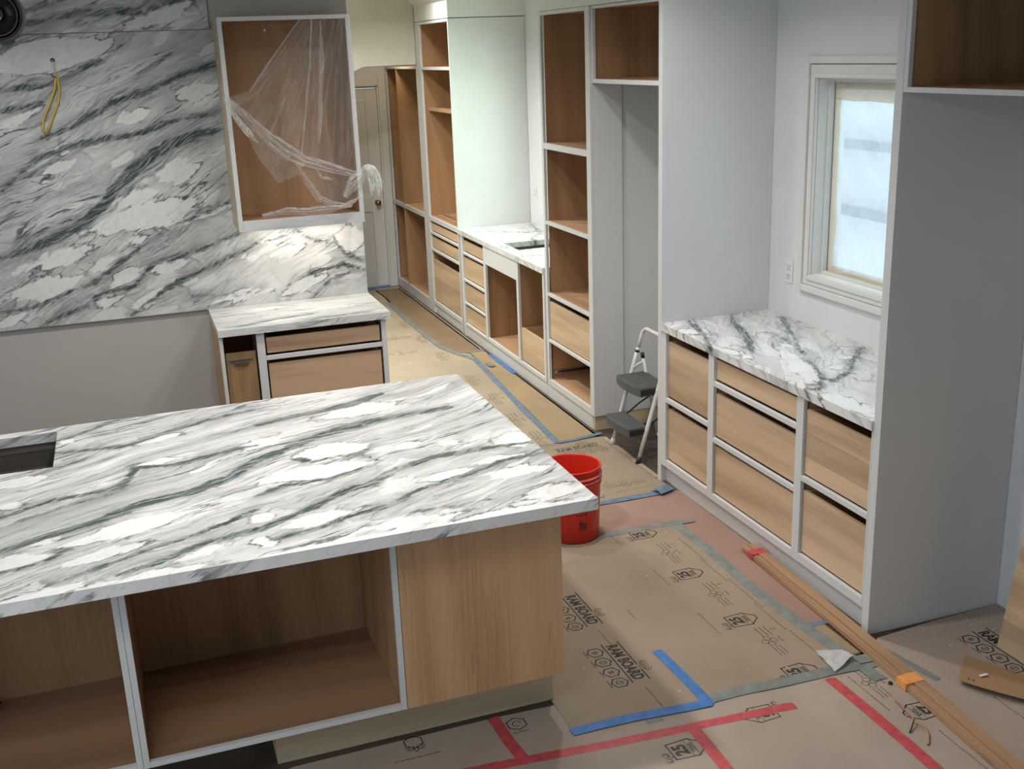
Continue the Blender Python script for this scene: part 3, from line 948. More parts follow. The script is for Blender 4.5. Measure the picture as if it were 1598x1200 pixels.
# ------------------------------------------------------------------ range wall stone
o = grid_slab('marble_backsplash', 'X', 'Z', lin(-3.2, 0.025, 0.016), lin(0.9145, 2.514, 0.016), 3.644, 3.622, M['marble_wall'], (BS_C, BS_V))
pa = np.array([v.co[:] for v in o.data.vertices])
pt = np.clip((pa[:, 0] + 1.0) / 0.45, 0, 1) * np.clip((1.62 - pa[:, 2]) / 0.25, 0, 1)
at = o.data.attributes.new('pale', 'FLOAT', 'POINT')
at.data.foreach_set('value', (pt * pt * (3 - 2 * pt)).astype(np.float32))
tag(recenter(o), 'large streaked grey and white marble backsplash slab with dark green veins', 'backsplash')
o = grid_slab('marble_hood_slab', 'X', 'Z', lin(-3.2, -0.768, 0.03), lin(2.5165, 2.995, 0.03), 3.644, 3.615, M['marble_wall2'],
              ([(-1.02, 2.60, 0.20, 0.055, 0.35), (-1.55, 2.90, 0.16, 0.04, 0.3)], [([(-1.75, 2.56), (-1.45, 2.62), (-1.1, 2.62), (-0.78, 2.72)], 0.016), ([(-1.9, 2.58), (-1.5, 2.70), (-1.2, 2.85), (-0.9, 2.95)], 0.014)]))
tag(recenter(o), 'upper strip of veined marble above the long horizontal joint', 'marble slab')

# ------------------------------------------------------------------ range base cabinet and its counter
c = Cab('range_base_cabinet', 'base cabinet under the brightly lit marble counter beside the range gap', 'Y', 3.05, -0.475)
c.part('side_panel', -0.948, -0.932, 0.02, 0.588, 0.0, 0.873, M['maple_z'], 'raw wood side towards the range gap')
c.part('side_panel', -0.016, 0.0, 0.02, 0.588, 0.0, 0.873, M['paint'])
c.part('partition', -0.733, -0.715, 0.02, 0.57, 0.105, 0.872, M['maple_z'])
c.part('back_panel', -0.931, -0.017, 0.572, 0.586, 0.105, 0.872, M['maple_x'])
c.part('bottom_panel', -0.931, -0.017, 0.02, 0.571, 0.09, 0.104, M['maple_x'])
c.part('stile', -0.950, -0.930, 0, 0.019, 0.09, 0.873, M['paint'])
c.part('stile', -0.747, -0.702, 0, 0.019, 0.09, 0.873, M['paint'])
c.part('stile', -0.028, 0.0, 0, 0.019, 0.09, 0.873, M['paint'])
c.part('rail', -0.701, -0.029, 0, 0.019, 0.708, 0.732, M['paint'])
c.part('rail', -0.701, -0.029, 0, 0.019, 0.09, 0.130, M['paint'])
c.part('rail', -0.929, -0.748, 0, 0.019, 0.09, 0.130, M['paint'])
c.part('toe_kick', -0.948, 0.0, 0.075, 0.09, 0.0, 0.088, M['kick'])
c.drawer(-0.694, -0.036, 0.742, 0.842, 0.50, M['drawer_x'], M['maple_x'])
c.drawer(-0.694, -0.036, 0.420, 0.690, 0.50, M['drawer_x'], M['maple_x'])
c.part('rail', -0.701, -0.029, 0, 0.019, 0.390, 0.413, M['paint'])
c.drawer(-0.694, -0.036, 0.140, 0.370, 0.50, M['drawer_x'], M['maple_x'])
tr = c.part('pull_out', -0.922, -0.755, 0.03, 0.046, 0.14, 0.765, M['ply_brown'], 'brown plywood pull-out panel set back in the narrow bay')
c.part('bracket', -0.906, -0.775, 0.022, 0.0295, 0.715, 0.728, M['steel'], parent=tr)
c.part('bracket', -0.880, -0.800, 0.020, 0.0295, 0.690, 0.712, M['steel'], parent=tr)
o = grid_slab('range_counter', 'X', 'Y', lin(-0.953, 0.027, 0.02), lin(3.028, 3.6435, 0.02), 0.874, 0.914, M['marble_range'],
              ([(-0.35, 3.30, 0.22, 0.035, 0.05), (-0.7, 3.45, 0.2, 0.04, 0.1), (-0.6, 3.12, 0.15, 0.03, 0.15)], [([(-0.85, 3.07), (-0.62, 3.16), (-0.4, 3.2)], 0.006), ([(-0.5, 3.04), (-0.35, 3.07), (-0.1, 3.09)], 0.010)]))
tag(recenter(o), 'pale marble counter under the film-draped cabinet, right of the range gap', 'countertop')

# ------------------------------------------------------------------ upper cabinet
c = Cab('upper_cabinet', 'doorless upper cabinet draped in clear plastic, hung on the marble wall', 'Y', 3.29, -0.39, 1.407)
xa, xb = -0.752, -0.028
c.part('side_panel', xa + 0.002, xa + 0.015, 0.020, 0.330, 1.410, 2.563, M['kick'], 'raw outer side panel')
c.part('side_panel', xb - 0.017, xb - 0.004, 0.020, 0.330, 1.410, 2.563, M['paint'])
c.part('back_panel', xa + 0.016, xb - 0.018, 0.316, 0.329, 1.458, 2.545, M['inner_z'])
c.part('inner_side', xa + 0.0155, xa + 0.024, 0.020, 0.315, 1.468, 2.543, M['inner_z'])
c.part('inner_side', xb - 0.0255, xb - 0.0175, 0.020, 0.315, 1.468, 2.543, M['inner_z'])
c.part('bottom_panel', xa + 0.016, xb - 0.018, 0.020, 0.315, 1.450, 1.467, M['inner_x'])
c.part('top_panel', xa + 0.016, xb - 0.018, 0.020, 0.315, 2.545, 2.562, M['inner_x'])
c.part('underside_panel', xa + 0.016, xb - 0.018, 0.020, 0.329, 1.428, 1.438, M['paint'])
c.part('stile', xa, xa + 0.024, 0, 0.0195, 1.407, 2.566, M['paint'])
c.part('stile', xb - 0.026, xb, 0, 0.0195, 1.407, 2.566, M['paint'])
c.part('rail', xa + 0.0245, xb - 0.0265, 0, 0.0195, 1.407, 1.467, M['paint'])
c.part('rail', xa + 0.0245, xb - 0.0265, 0, 0.0195, 2.544, 2.566, M['paint'])
c.part('light_strip', -0.66, -0.10, 0.20, 0.22, 1.416, 1.4275, M['white_plastic'], 'slim strip lamp under the cabinet')
bm = lathe([(0, 0), (0.007, 0), (0.007, 0.004), (0, 0.006)], (0, 0), 12)
bm.transform(Matrix.Translation((-0.46, 3.605, 2.50)) @ Matrix.Rotation(math.radians(90), 4, 'X'))
link('screw_cap', bm, M['white_plastic'], c.root)

# ------------------------------------------------------------------ island
ZB = 0.187


def island_unit(u0, u1, label, split_left, split_right):
    c = Cab('island_cabinet', label, 'Y', 0.153, (u0 + u1) / 2, ZB, group='open island cabinets')
    c.part('stile', u0, u0 + 0.0192, 0, 0.02, ZB, 0.873, M['paint'])
    c.part('stile', u1 - 0.0192, u1, 0, 0.02, ZB, 0.873, M['paint'])
    c.part('rail', u0 + 0.0195, u1 - 0.0195, 0, 0.02, ZB, ZB + 0.019, M['paint'])
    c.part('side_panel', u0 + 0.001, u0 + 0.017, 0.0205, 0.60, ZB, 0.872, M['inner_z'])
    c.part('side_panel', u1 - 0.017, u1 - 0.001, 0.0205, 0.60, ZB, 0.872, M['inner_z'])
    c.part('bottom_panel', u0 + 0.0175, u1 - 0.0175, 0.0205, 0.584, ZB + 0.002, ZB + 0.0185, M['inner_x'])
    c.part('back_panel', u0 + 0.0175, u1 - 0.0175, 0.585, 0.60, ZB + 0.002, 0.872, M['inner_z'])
    return c


island_unit(-2.40, -1.526, 'open island cabinet cut off by the left edge, beside the double white divider', 0, 0)
island_unit(-1.525, -0.659, 'open island cabinet with brown plywood inside, left of the plain plywood end', 0, 0)
c = Cab('island_end_cabinet', 'closed end of the island with a plain maple plywood face', 'Y', 0.153, -0.37, ZB)
fp = c.part('face_panel', -0.657, -0.075, 0.0, 0.018, ZB, 0.873, M['maple_z'])
c.part('side_panel', -0.093, -0.075, 0.0185, 1.30, ZB, 0.872, M['maple_z'])
c.part('side_panel', -0.657, -0.639, 0.0185, 1.30, ZB, 0.872, M['maple_z'])
c.part('back_panel', -0.638, -0.094, 1.285, 1.30, ZB, 0.872, M['maple_z'])
bm = bmesh.new()
for x, z in ((-0.60, 0.215), (-0.62, 0.232), (-0.13, 0.208), (-0.10, 0.205), (-0.42, 0.53), (-0.17, 0.57), (-0.19, 0.60), (-0.61, 0.45)):
    add_lathe(bm, [(0, 0), (0.0032, 0), (0.0032, 0.0012), (0, 0.002)], (x, -z), 8)
bm.transform(Matrix.Translation((0, 0.153, 0)) @ Matrix.Rotation(math.radians(90), 4, 'X'))
h = link('nail_head', bm, M['steel'], c.root)
h['kind'] = 'stuff'
kb = thing('island_plinth', (-0.58, 0.8, 0), 'greyish wooden toe-kick plinth under the plywood end of the island', 'plinth')
link('front_board', box(-1.10, -0.072, 0.285, 0.303, 0.0, 0.186), M['kick'], kb)
link('side_board', box(-0.090, -0.072, 0.304, 1.40, 0.0, 0.186), M['kick'], kb)
link('side_board', box(-1.10, -1.082, 0.304, 0.74, 0.0, 0.186), M['kick'], kb)
SK = (-2.50, -1.728, 1.116, 1.555)
o = grid_slab('island_countertop', 'X', 'Y', lin(-3.4, 0.0, 0.018, SK[0], SK[1]), lin(0.0, 1.618, 0.018, SK[2], SK[3]), 0.874, 0.914, M['marble_island'], (IS_C + [(-0.28, 0.0, 0.30, 0.055, 0.03), (-0.86, 0.0, 0.27, 0.05, 0.02), (-1.42, 0.01, 0.22, 0.04, 0.04)], IS_V), hole=SK)
tag(recenter(o), 'long island countertop of streaked white and grey marble with dark veins', 'countertop')
sk = thing('island_sink', (-2.11, 1.33, 0.62), 'dark ledged sink basin let into the island countertop', 'sink')


def basin(name, x0, x1, y0, y1, z1, steps, mat, parent):
    """open basin of stepped walls: steps is a list of (inset, z)"""
    bm = bmesh.new()
    rings = []
    for ins, z in steps:
        rings.append([bm.verts.new(p) for p in ((x0 + ins, y0 + ins, z), (x1 - ins, y0 + ins, z), (x1 - ins, y1 - ins, z), (x0 + ins, y1 - ins, z))])
    for A, B in zip(rings, rings[1:]):
        for k in range(4):
            bm.faces.new((A[k], A[(k + 1) % 4], B[(k + 1) % 4], B[k]))
    bm.faces.new(rings[-1])
    bmesh.ops.recalc_face_normals(bm, faces=bm.faces)
    for f in bm.faces:
        f.normal_flip()
    o = link(name, bm, mat, parent)
    return o


basin('basin', SK[0] - 0.006, SK[1] + 0.006, SK[2] - 0.006, SK[3] + 0.006, 0.873, [(-0.02, 0.8735), (0.0, 0.8735), (0.0, 0.850), (0.010, 0.848), (0.010, 0.775), (0.028, 0.772), (0.028, 0.766), (0.034, 0.690), (0.050, 0.688), (0.060, 0.630), (0.09, 0.622)], M['sink'], sk)
for z in (0.849, 0.7735):
    link('ledge', box(SK[0] + 0.004, SK[1] - 0.004, SK[3] - 0.006, SK[3] + 0.002, z - 0.006, z), M['steel'], sk, label='pale edge of a basin ledge')

# ------------------------------------------------------------------ right side: panels and near drawer cabinet
XF = 1.2814
c = Cab('drawer_cabinet', 'long white-framed drawer cabinet under the window counter', 'X', XF, 1.155)
Z1 = 0.873
Dm, Di = M['drawer_y'], M['maple_y']
c.part('stile', 2.003, 2.054, 0, 0.019, 0.105, Z1, M['paint'])
c.part('stile', 1.492, 1.545, 0, 0.019, 0.105, Z1, M['paint'])
c.part('stile', 0.724, 0.776, 0, 0.019, 0.105, Z1, M['paint'])
c.part('stile', 0.257, 0.266, 0, 0.019, 0.105, Z1, M['paint'])
for (a, b), zz in (((1.5455, 2.0025), ((0.105, 0.146), (0.482, 0.506))), ((0.7765, 1.4915), ((0.105, 0.140), (0.420, 0.444), (0.714, 0.738))), ((0.2665, 0.7235), ((0.105, 0.146), (0.494, 0.518)))):
    for z0, z1 in zz:
        c.part('rail', a, b, 0, 0.019, z0, z1, M['paint'])
for a, b in ((2.036, 2.053), (1.505, 1.530), (0.738, 0.763), (0.2575, 0.2655)):
    c.part('side_panel', a, b, 0.0195, 0.64, 0.105, Z1 - 0.001, M['maple_z'])
for a, b in ((1.531, 2.035), (0.764, 1.504), (0.266, 0.737)):
    c.part('bottom_panel', a, b, 0.0195, 0.625, 0.108, 0.122, M['maple_y'])
    c.part('back_panel', a, b, 0.626, 0.64, 0.108, Z1 - 0.001, M['maple_y'])
c.part('toe_kick', 0.257, 2.054, 0.030, 0.046, 0.0, 0.104, M['paint'])
c.drawer(1.551, 1.998, 0.514, 0.830, 0.53, Dm, Di)
c.drawer(1.551, 1.998, 0.153, 0.452, 0.53, Dm, Di)
c.drawer(0.782, 1.486, 0.748, 0.858, 0.53, Dm, Di)
c.drawer(0.782, 1.486, 0.452, 0.684, 0.53, Dm, Di)
c.drawer(0.782, 1.486, 0.146, 0.406, 0.53, Dm, Di)
c.drawer(0.271, 0.719, 0.524, 0.830, 0.53, Dm, Di)
c.drawer(0.271, 0.719, 0.152, 0.456, 0.53, Dm, Di)
o = grid_slab('window_counter', 'X', 'Y', lin(1.272, XW - 0.001, 0.02), lin(0.257, 2.054, 0.02), 0.874, 0.914, M['marble_right'], (RC_C, [(p, w * 0.42) for p, w in RC_V]))
tag(recenter(o), 'grey and white marble counter below the small filmed window', 'countertop')

# cabinet bridging the near gap
c = Cab('fridge_surround', 'nearest and tallest grey-white side panel with an open brown-lined cabinet at the top right corner', 'X', XF, -0.30, 0.0)
c.part('side_board', 0.214, 0.256, 0.0, 0.657, 0.0, 2.60, M['paint'], 'broad plain grey-white board down to the floor', bevel=0.0015)
c.part('stile', 0.190, 0.212, 0, 0.019, 2.150, 2.60, M['paint'])
c.part('stile', -0.822, -0.80, 0, 0.019, 2.150, 2.60, M['paint'])
c.part('rail', -0.799, 0.189, 0, 0.019, 2.150, 2.168, M['paint'])
c.part('rail', -0.799, 0.189, 0, 0.019, 2.575, 2.60, M['paint'])
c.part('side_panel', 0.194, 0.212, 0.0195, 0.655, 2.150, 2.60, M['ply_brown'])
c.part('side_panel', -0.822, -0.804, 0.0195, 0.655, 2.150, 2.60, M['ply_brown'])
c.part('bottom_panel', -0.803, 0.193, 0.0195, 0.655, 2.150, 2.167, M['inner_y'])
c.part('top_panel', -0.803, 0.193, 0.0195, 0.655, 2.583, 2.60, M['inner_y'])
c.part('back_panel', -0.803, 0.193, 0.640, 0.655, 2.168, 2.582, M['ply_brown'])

# cabinet bridging the far gap
c = Cab('fridge_surround', 'side panel and open overhead cabinet framing the gap where the step stool stands', 'X', 1.295, 2.54, 0.0)
c.part('side_board', 2.055, 2.096, XF - 1.295, 0.644, 0.0, 2.60, M['paint'], 'tall plain board at the far end of the window counter', bevel=0.0015)
c.part('stile', 2.950, 2.971, 0, 0.019, 2.140, 2.565, M['paint'])
c.part('stile', 2.098, 2.112, 0, 0.019, 2.140, 2.565, M['paint'])
c.part('rail', 2.1125, 2.9495, 0, 0.019, 2.140, 2.164, M['paint'])
c.part('rail', 2.1125, 2.9495, 0, 0.019, 2.548, 2.565, M['paint'])
c.part('side_panel', 2.955, 2.971, 0.0195, 0.640, 2.142, 2.565, M['inner_z'])
c.part('side_panel', 2.098, 2.111, 0.0195, 0.640, 2.142, 2.565, M['inner_z'])
c.part('bottom_panel', 2.1115, 2.9545, 0.0195, 0.640, 2.146, 2.163, M['inner_y'])
c.part('top_panel', 2.1115, 2.9545, 0.0195, 0.640, 2.549, 2.565, M['inner_y'])
c.part('back_panel', 2.1115, 2.9545, 0.625, 0.640, 2.164, 2.548, M['inner_z'])

# tall shelf cabinet left of the far gap
c = Cab('tall_shelf_cabinet', 'tall open cabinet with three shelves and one low drawer, left of the step stool', 'X', XF, 3.40)
c.part('filler', 3.776, 3.806, 0.012, 0.030, 0.10, 2.565, M['paint'])
c.part('stile', 3.742, 3.775, 0, 0.019, 0.10, 2.565, M['paint'])
c.part('stile', 2.973, 3.034, 0, 0.019, 0.10, 2.565, M['paint'])
for z0, z1 in ((0.10, 0.142), (0.412, 0.432), (0.736, 0.757), (1.222, 1.246), (1.716, 1.754), (2.542, 2.565)):
    c.part('rail', 3.0345, 3.7415, 0, 0.019, z0, z1, M['paint'])
for z0, z1 in ((0.130, 0.142), (0.738, 0.757), (1.224, 1.246), (1.730, 1.754), (2.545, 2.565)):
    c.part('shelf' if 0.2 < z0 < 2.5 else ('bottom_panel' if z0 < 0.2 else 'top_panel'), 3.010, 3.748, 0.0195, 0.64, z0, z1, M['inner_y'])
c.part('side_panel', 3.749, 3.765, 0.0305, 0.655, 0.10, 2.565, M['inner_z'])
c.part('side_panel', 2.994, 3.009, 0.0195, 0.655, 0.10, 2.565, M['inner_z'])
c.part('back_panel', 3.010, 3.748, 0.641, 0.655, 0.13, 2.564, M['inner_z'])
c.part('end_panel', 2.973, 2.993, 0.0195, 0.205, 0.10, 2.135, M['paint'], 'white end strip beside the gap')
c.part('end_panel', 2.9895, 2.9935, 0.2055, 0.655, 0.10, 2.135, M['paint'], 'set-back white end board')
c.part('toe_kick', 3.020, 3.806, 0.010, 0.024, 0.0, 0.099, M['paint'])
c.part('plinth_block', 2.995, 3.015, 0.012, 0.60, 0.0, 0.099, M['kick'], 'raw wood block under the end')
c.drawer(3.040, 3.736, 0.436, 0.703, 0.54, M['drawer_y'], M['maple_y'])
sl = c.part('drawer_slide', 3.736, 3.7485, 0.035, 0.50, 0.176, 0.204, M['steel'], 'steel drawer slide in the empty lowest bay')
c.part('slide_channel', 3.732, 3.7355, 0.06, 0.50, 0.183, 0.197, M['black'], parent=sl)

# sink cabinet and its counter
c = Cab('sink_cabinet', 'base cabinet with four small drawers and an open sink bay, under the far marble counter', 'X', XF, 4.8)
c.part('stile', 5.700, 5.760, 0, 0.019, 0.0, Z1, M['paint'])
c.part('stile', 5.094, 5.142, 0, 0.019, 0.10, Z1, M['paint'])
c.part('stile', 4.330, 4.372, 0, 0.019, 0.10, Z1, M['paint'])
c.part('stile', 3.808, 3.838, 0, 0.019, 0.10, Z1, M['paint'])
for z0, z1 in ((0.10, 0.118), (0.288, 0.305), (0.486, 0.506), (0.716, 0.734)):
    c.part('rail', 5.1425, 5.6995, 0, 0.019, z0, z1, M['paint'])
c.part('rail', 4.3725, 5.0935, 0, 0.019, 0.10, 0.128, M['paint'])
c.part('rail', 3.8385, 4.3295, 0, 0.019, 0.10, 0.128, M['paint'])
c.part('apron', 4.3725, 5.0935, 0, 0.019, 0.728, Z1, M['paint'], 'white false front above the sink bay')
for z0, z1 in ((0.740, 0.838), (0.512, 0.696), (0.311, 0.468), (0.124, 0.274)):
    c.drawer(5.148, 5.694, z0, z1, 0.54, M['drawer_y'], M['maple_y'])
for a, b in ((5.735, 5.752), (5.103, 5.120), (4.340, 4.360), (3.812, 3.828)):
    c.part('side_panel', a, b, 0.0195, 0.64, 0.105, Z1 - 0.001, M['inner_z'])
for a, b in ((5.121, 5.734), (4.361, 5.102), (3.829, 4.339)):
    c.part('bottom_panel', a, b, 0.0195, 0.625, 0.108, 0.120, M['inner_y'])
    c.part('back_panel', a, b, 0.626, 0.64, 0.108, Z1 - 0.001, M['inner_z'])
c.part('toe_kick', 3.808, 5.699, 0.010, 0.024, 0.0, 0.099, M['paint'])
c.drawer(3.845, 4.324, 0.134, 0.390, 0.54, M['drawer_y'], M['maple_y'], label='deep pull-out drawer in the bay right of the sink')
SK2 = (1.375, 1.76, 4.56, 4.895)
o = grid_slab('sink_counter', 'X', 'Y', lin(1.272, XW - 0.001, 0.03, SK2[0], SK2[1]), lin(3.808, 5.798, 0.03, SK2[2], SK2[3]), 0.874, 0.914, M['marble_sink'],
              ([], [([(1.9, 5.7), (1.8, 5.2), (1.65, 5.0), (1.6, 4.7)], 0.006), ([(1.3, 5.6), (1.5, 5.5), (1.7, 5.3), (1.9, 5.3)], 0.006), ([(1.85, 4.9), (1.8, 4.6)], 0.014), ([(1.3, 4.3), (1.6, 4.2), (1.9, 4.3)], 0.006)]), hole=SK2)
tag(recenter(o), 'brightly lit white marble counter with a sink cutout, against the far right wall', 'countertop')
s2 = thing('bar_sink', (1.57, 4.73, 0.70), 'small dark undermount sink in the far marble counter', 'sink')
basin('basin', SK2[0] - 0.004, SK2[1] + 0.004, SK2[2] - 0.004, SK2[3] + 0.004, 0.873, [(-0.012, 0.8735), (0, 0.8735), (0.004, 0.74), (0.03, 0.71)], M['sink'], s2)

# tall drawer cabinet beyond the sink
c = Cab('tall_drawer_cabinet', 'tall cabinet with open shelves over three drawers, beyond the sink counter', 'X', XF, 6.32)
c.part('end_panel', 5.801, 5.822, 0.0005, 0.656, 0.0, 2.600, M['paint'], 'pale end panel beside the sink counter')
c.part('stile', 6.700, 6.842, 0, 0.019, 0.0, 2.600, M['paint'])
c.part('rail', 5.8225, 6.6995, 0, 0.019, 2.578, 2.600, M['paint'])
c.part('rail', 5.8225, 6.6995, 0, 0.019, 2.200, 2.225, M['paint'])
for z0, z1 in ((0.085, 0.122), (0.596, 0.618), (0.752, 0.772), (0.872, 0.912)):
    c.part('rail', 5.8225, 6.6995, 0, 0.019, z0, z1, M['paint'])
for n_, z0, z1, d in (('bottom_panel', 0.106, 0.122, 0.0195), ('shelf', 0.890, 0.912, 0.0195), ('shelf', 1.848, 1.872, 0.05), ('shelf', 2.205, 2.225, 0.0195), ('top_panel', 2.582, 2.600, 0.0195)):
    c.part(n_, 5.840, 6.7, d, 0.64, z0, z1, M['inner_y'])
c.part('inner_side', 5.8225, 5.839, 0.0195, 0.655, 0.106, 2.600, M['inner_z'])
c.part('side_panel', 6.701, 6.720, 0.0195, 0.655, 0.106, 2.600, M['inner_z'])
c.part('back_panel', 5.840, 6.700, 0.641, 0.655, 0.123, 2.599, M['inner_z'])
c.part('toe_kick', 5.8225, 6.6995, 0.012, 0.026, 0.0, 0.084, M['paint'])
c.drawer(5.828, 6.694, 0.778, 0.856, 0.54, M['drawer_y'], M['maple_y'])
c.drawer(5.828, 6.694, 0.624, 0.728, 0.54, M['drawer_y'], M['maple_y'])
c.drawer(5.828, 6.694, 0.128, 0.520, 0.54, M['drawer_y'], M['maple_y'])

# hall cubby
c = Cab('hall_cubby', 'brown-lined open hall cubby with an upright divider, beside the far door', 'X', XF, 7.48)
c.part('rail', 6.846, 8.105, 0, 0.03, 2.205, 2.225, M['paint'])
c.part('rail', 6.8825, 8.0695, 0, 0.02, 0.872, 0.912, M['paint'])
c.part('rail', 6.846, 8.105, 0, 0.02, 0.0, 0.100, M['paint'])
c.part('stile', 8.070, 8.105, 0, 0.02, 0.1005, 2.2045, M['paint'])
c.part('stile', 6.846, 6.882, 0, 0.02, 0.1005, 2.2045, M['paint'])
c.part('divider', 7.645, 7.665, 0.002, 0.64, 0.9125, 2.204, M['inner_z'])
c.part('divider', 7.645, 7.665, 0.002, 0.64, 0.1005, 0.8715, M['inner_z'])
c.part('shelf', 6.883, 7.644, 0.0205, 0.64, 0.888, 0.912, M['inner_y'])
c.part('shelf', 7.666, 8.069, 0.0205, 0.64, 0.888, 0.912, M['inner_y'])
c.part('bottom_panel', 6.883, 8.069, 0.0205, 0.64, 0.082, 0.100, M['inner_y'])
c.part('side_panel', 6.848, 6.865, 0.0305, 0.655, 0.1, 2.224, M['inner_z'])
c.part('side_panel', 8.078, 8.095, 0.0305, 0.655, 0.1, 2.224, M['inner_z'])
c.part('back_panel', 6.866, 8.077, 0.641, 0.655, 0.1, 2.224, M['inner_z'])
c.part('top_panel', 6.866, 8.077, 0.031, 0.64, 2.206, 2.224, M['inner_y'])

# ------------------------------------------------------------------ plastic film hung on the upper cabinet
fl = thing('draped_film', (-0.39, 3.25, 1.46), 'clear plastic film knotted and draped across the doorless upper cabinet', 'plastic sheet')
YF = 3.282
TOP = [(-0.304, 2.558), (-0.218, 2.560), (-0.124, 2.560), (-0.036, 2.562)]
LEFT = [(-0.304, 2.558), (-0.407, 2.434), (-0.522, 2.298), (-0.622, 2.177), (-0.669, 2.167), (-0.758, 2.146)]
LOW = [(-0.758, 2.146), (-0.669, 2.046), (-0.564, 1.936), (-0.459, 1.837), (-0.355, 1.774), (-0.198, 1.727), (-0.038, 1.685)]
RIGHT = [(-0.036, 2.562), (-0.037, 2.193), (-0.038, 1.685)]


def lp(P, t):
    p = pline([(a, 0, b) for a, b in P], t)
    return p.x, p.z


def main_film(u, v):
    # blended between its four edges, with folds fanning out from the top
    tx, tz = lp(TOP, u)
    bx, bz = lp(LOW, u)
    lx, lz = lp(LEFT, v)
    rx, rz = lp(RIGHT, v)
    c00, c10, c01, c11 = TOP[0], TOP[-1], LOW[0], LOW[-1]
    x = (1 - v) * tx + v * bx + (1 - u) * lx + u * rx - ((1 - u) * (1 - v) * c00[0] + u * (1 - v) * c10[0] + (1 - u) * v * c01[0] + u * v * c11[0])
    z = (1 - v) * tz + v * bz + (1 - u) * lz + u * rz - ((1 - u) * (1 - v) * c00[1] + u * (1 - v) * c10[1] + (1 - u) * v * c01[1] + u * v * c11[1])
    fold = 0.010 * math.sin(u * 21) * (0.35 + v) + 0.006 * math.sin(u * 47 + 3 * v)
    d = noisy((x, z, 0), 9, 0.010, 5)
    edge = min(1, 5 * min(u, 1 - u) + 0.1)
    return (x, YF - 0.022 - abs(fold + d[0]) * edge, z)


link('film_panel', sheet(main_film, 90, 60), M['film'], fl, smooth=True)


def ridge(pts, w, seed, n=60, depth=0.008):
    """a narrow flat-lying strip of gathered film following a line"""
    P = [Vector((x, 0, z)) for x, z in pts]

    def f(u, v):
        p = pline(P, u)
        q = pline(P, min(1, u + 0.04)) - pline(P, max(0, u - 0.04))
        q.normalize()
        nrm = Vector((-q.z, 0, q.x))
        ww = w * (0.35 + 0.65 * math.sin(math.pi * min(0.97, max(0.03, u)))) * (0.85 + noisy((u * 3, seed, 0), 1.0, 0.5, seed)[0])
        s = (v - 0.5) * 2
        d = noisy((u * 4, v * 2, seed), 1.6, 0.010, seed)
        return (p.x + nrm.x * s * ww + d[0] * 0.4, YF - 0.036 - depth * (1 - s * s) - 0.003 * math.sin(s * 9 + u * 5) - d[1] * 0.3, p.z + nrm.z * s * ww + d[2] * 0.4)
    return sheet(f, n, 14)


link('gathered_band', ridge([(-0.758, 2.156), (-0.669, 2.057), (-0.564, 1.942), (-0.459, 1.847), (-0.355, 1.785), (-0.198, 1.732), (-0.038, 1.682)], 0.042, 1), M['film_dense'], fl, smooth=True, label='milky gathered lower hem')
link('gathered_band', ridge([(-0.758, 2.141), (-0.711, 2.046), (-0.648, 1.952), (-0.606, 1.900)], 0.020, 6, 30), M['film_white'], fl, smooth=True)
link('gathered_band', ridge([(-0.203, 2.549), (-0.210, 2.350), (-0.234, 2.151), (-0.250, 2.005), (-0.266, 1.879)], 0.016, 3, 50, 0.012), M['film_dense'], fl, smooth=True)
link('gathered_band', ridge([(-0.304, 2.555), (-0.418, 2.424), (-0.522, 2.298), (-0.622, 2.177)], 0.006, 4, 40, 0.006), M['film_dense'], fl, smooth=True)
link('gathered_band', ridge([(-0.250, 2.549), (-0.281, 2.298), (-0.328, 2.036), (-0.376, 1.795)], 0.007, 9, 40, 0.006), M['film_dense'], fl, smooth=True)


def hang(top, bot, seed, n=40, m=30, amp=0.012):
    def f(u, v):
        a = lp(top, u)
        b = lp(bot, u)
        x = a[0] * (1 - v) + b[0] * v
        z = a[1] * (1 - v) + b[1] * v
        d = noisy((x, z, seed), 11, amp, seed)
        return (x + d[0] * 0.3, YF - 0.030 - abs(d[1]) - 0.008 * math.sin(u * 19 + seed) * v, z)
    return sheet(f, n, m)


link('loose_fold', hang([(-0.742, 2.099), (-0.627, 1.984), (-0.512, 1.879), (-0.397, 1.774)], [(-0.669, 1.963), (-0.606, 1.806), (-0.512, 1.669), (-0.386, 1.711)], 2), M['film'], fl, smooth=True)
link('loose_fold', hang([(-0.418, 1.816), (-0.302, 1.753), (-0.145, 1.706), (-0.040, 1.685)], [(-0.292, 1.565), (-0.218, 1.512), (-0.124, 1.507), (-0.040, 1.565)], 8), M['film'], fl, smooth=True)
link('gathered_band', ridge([(-0.407, 1.785), (-0.355, 1.669), (-0.292, 1.565), (-0.208, 1.528), (-0.103, 1.517)], 0.022, 12, 40), M['film_dense'], fl, smooth=True)
link('gathered_band', ridge([(-0.622, 1.497), (-0.480, 1.512), (-0.355, 1.497), (-0.229, 1.507), (-0.114, 1.512)], 0.030, 14, 40, 0.014), M['film_dense'], fl, smooth=True, label='crumpled film along the cabinet floor')
link('gathered_band', ridge([(-0.145, 1.565), (-0.093, 1.627), (-0.040, 1.680), (-0.009, 1.717)], 0.050, 17, 30, 0.02), M['film_dense'], fl, smooth=True)
link('tape_piece', ridge([(-0.428, 1.790), (-0.386, 1.764), (-0.355, 1.758)], 0.014, 21, 14, 0.01), M['tape_clear'], fl, smooth=True)
link('tape_piece', ridge([(-0.292, 1.727), (-0.271, 1.685), (-0.208, 1.669)], 0.012, 22, 14, 0.01), M['tape_clear'], fl, smooth=True)
link('tape_piece', ridge([(-0.187, 1.507), (-0.114, 1.528), (-0.040, 1.565)], 0.016, 23, 18, 0.01), M['tape_clear'], fl, smooth=True)
tf = bmesh.new()
rr = random.Random(8)
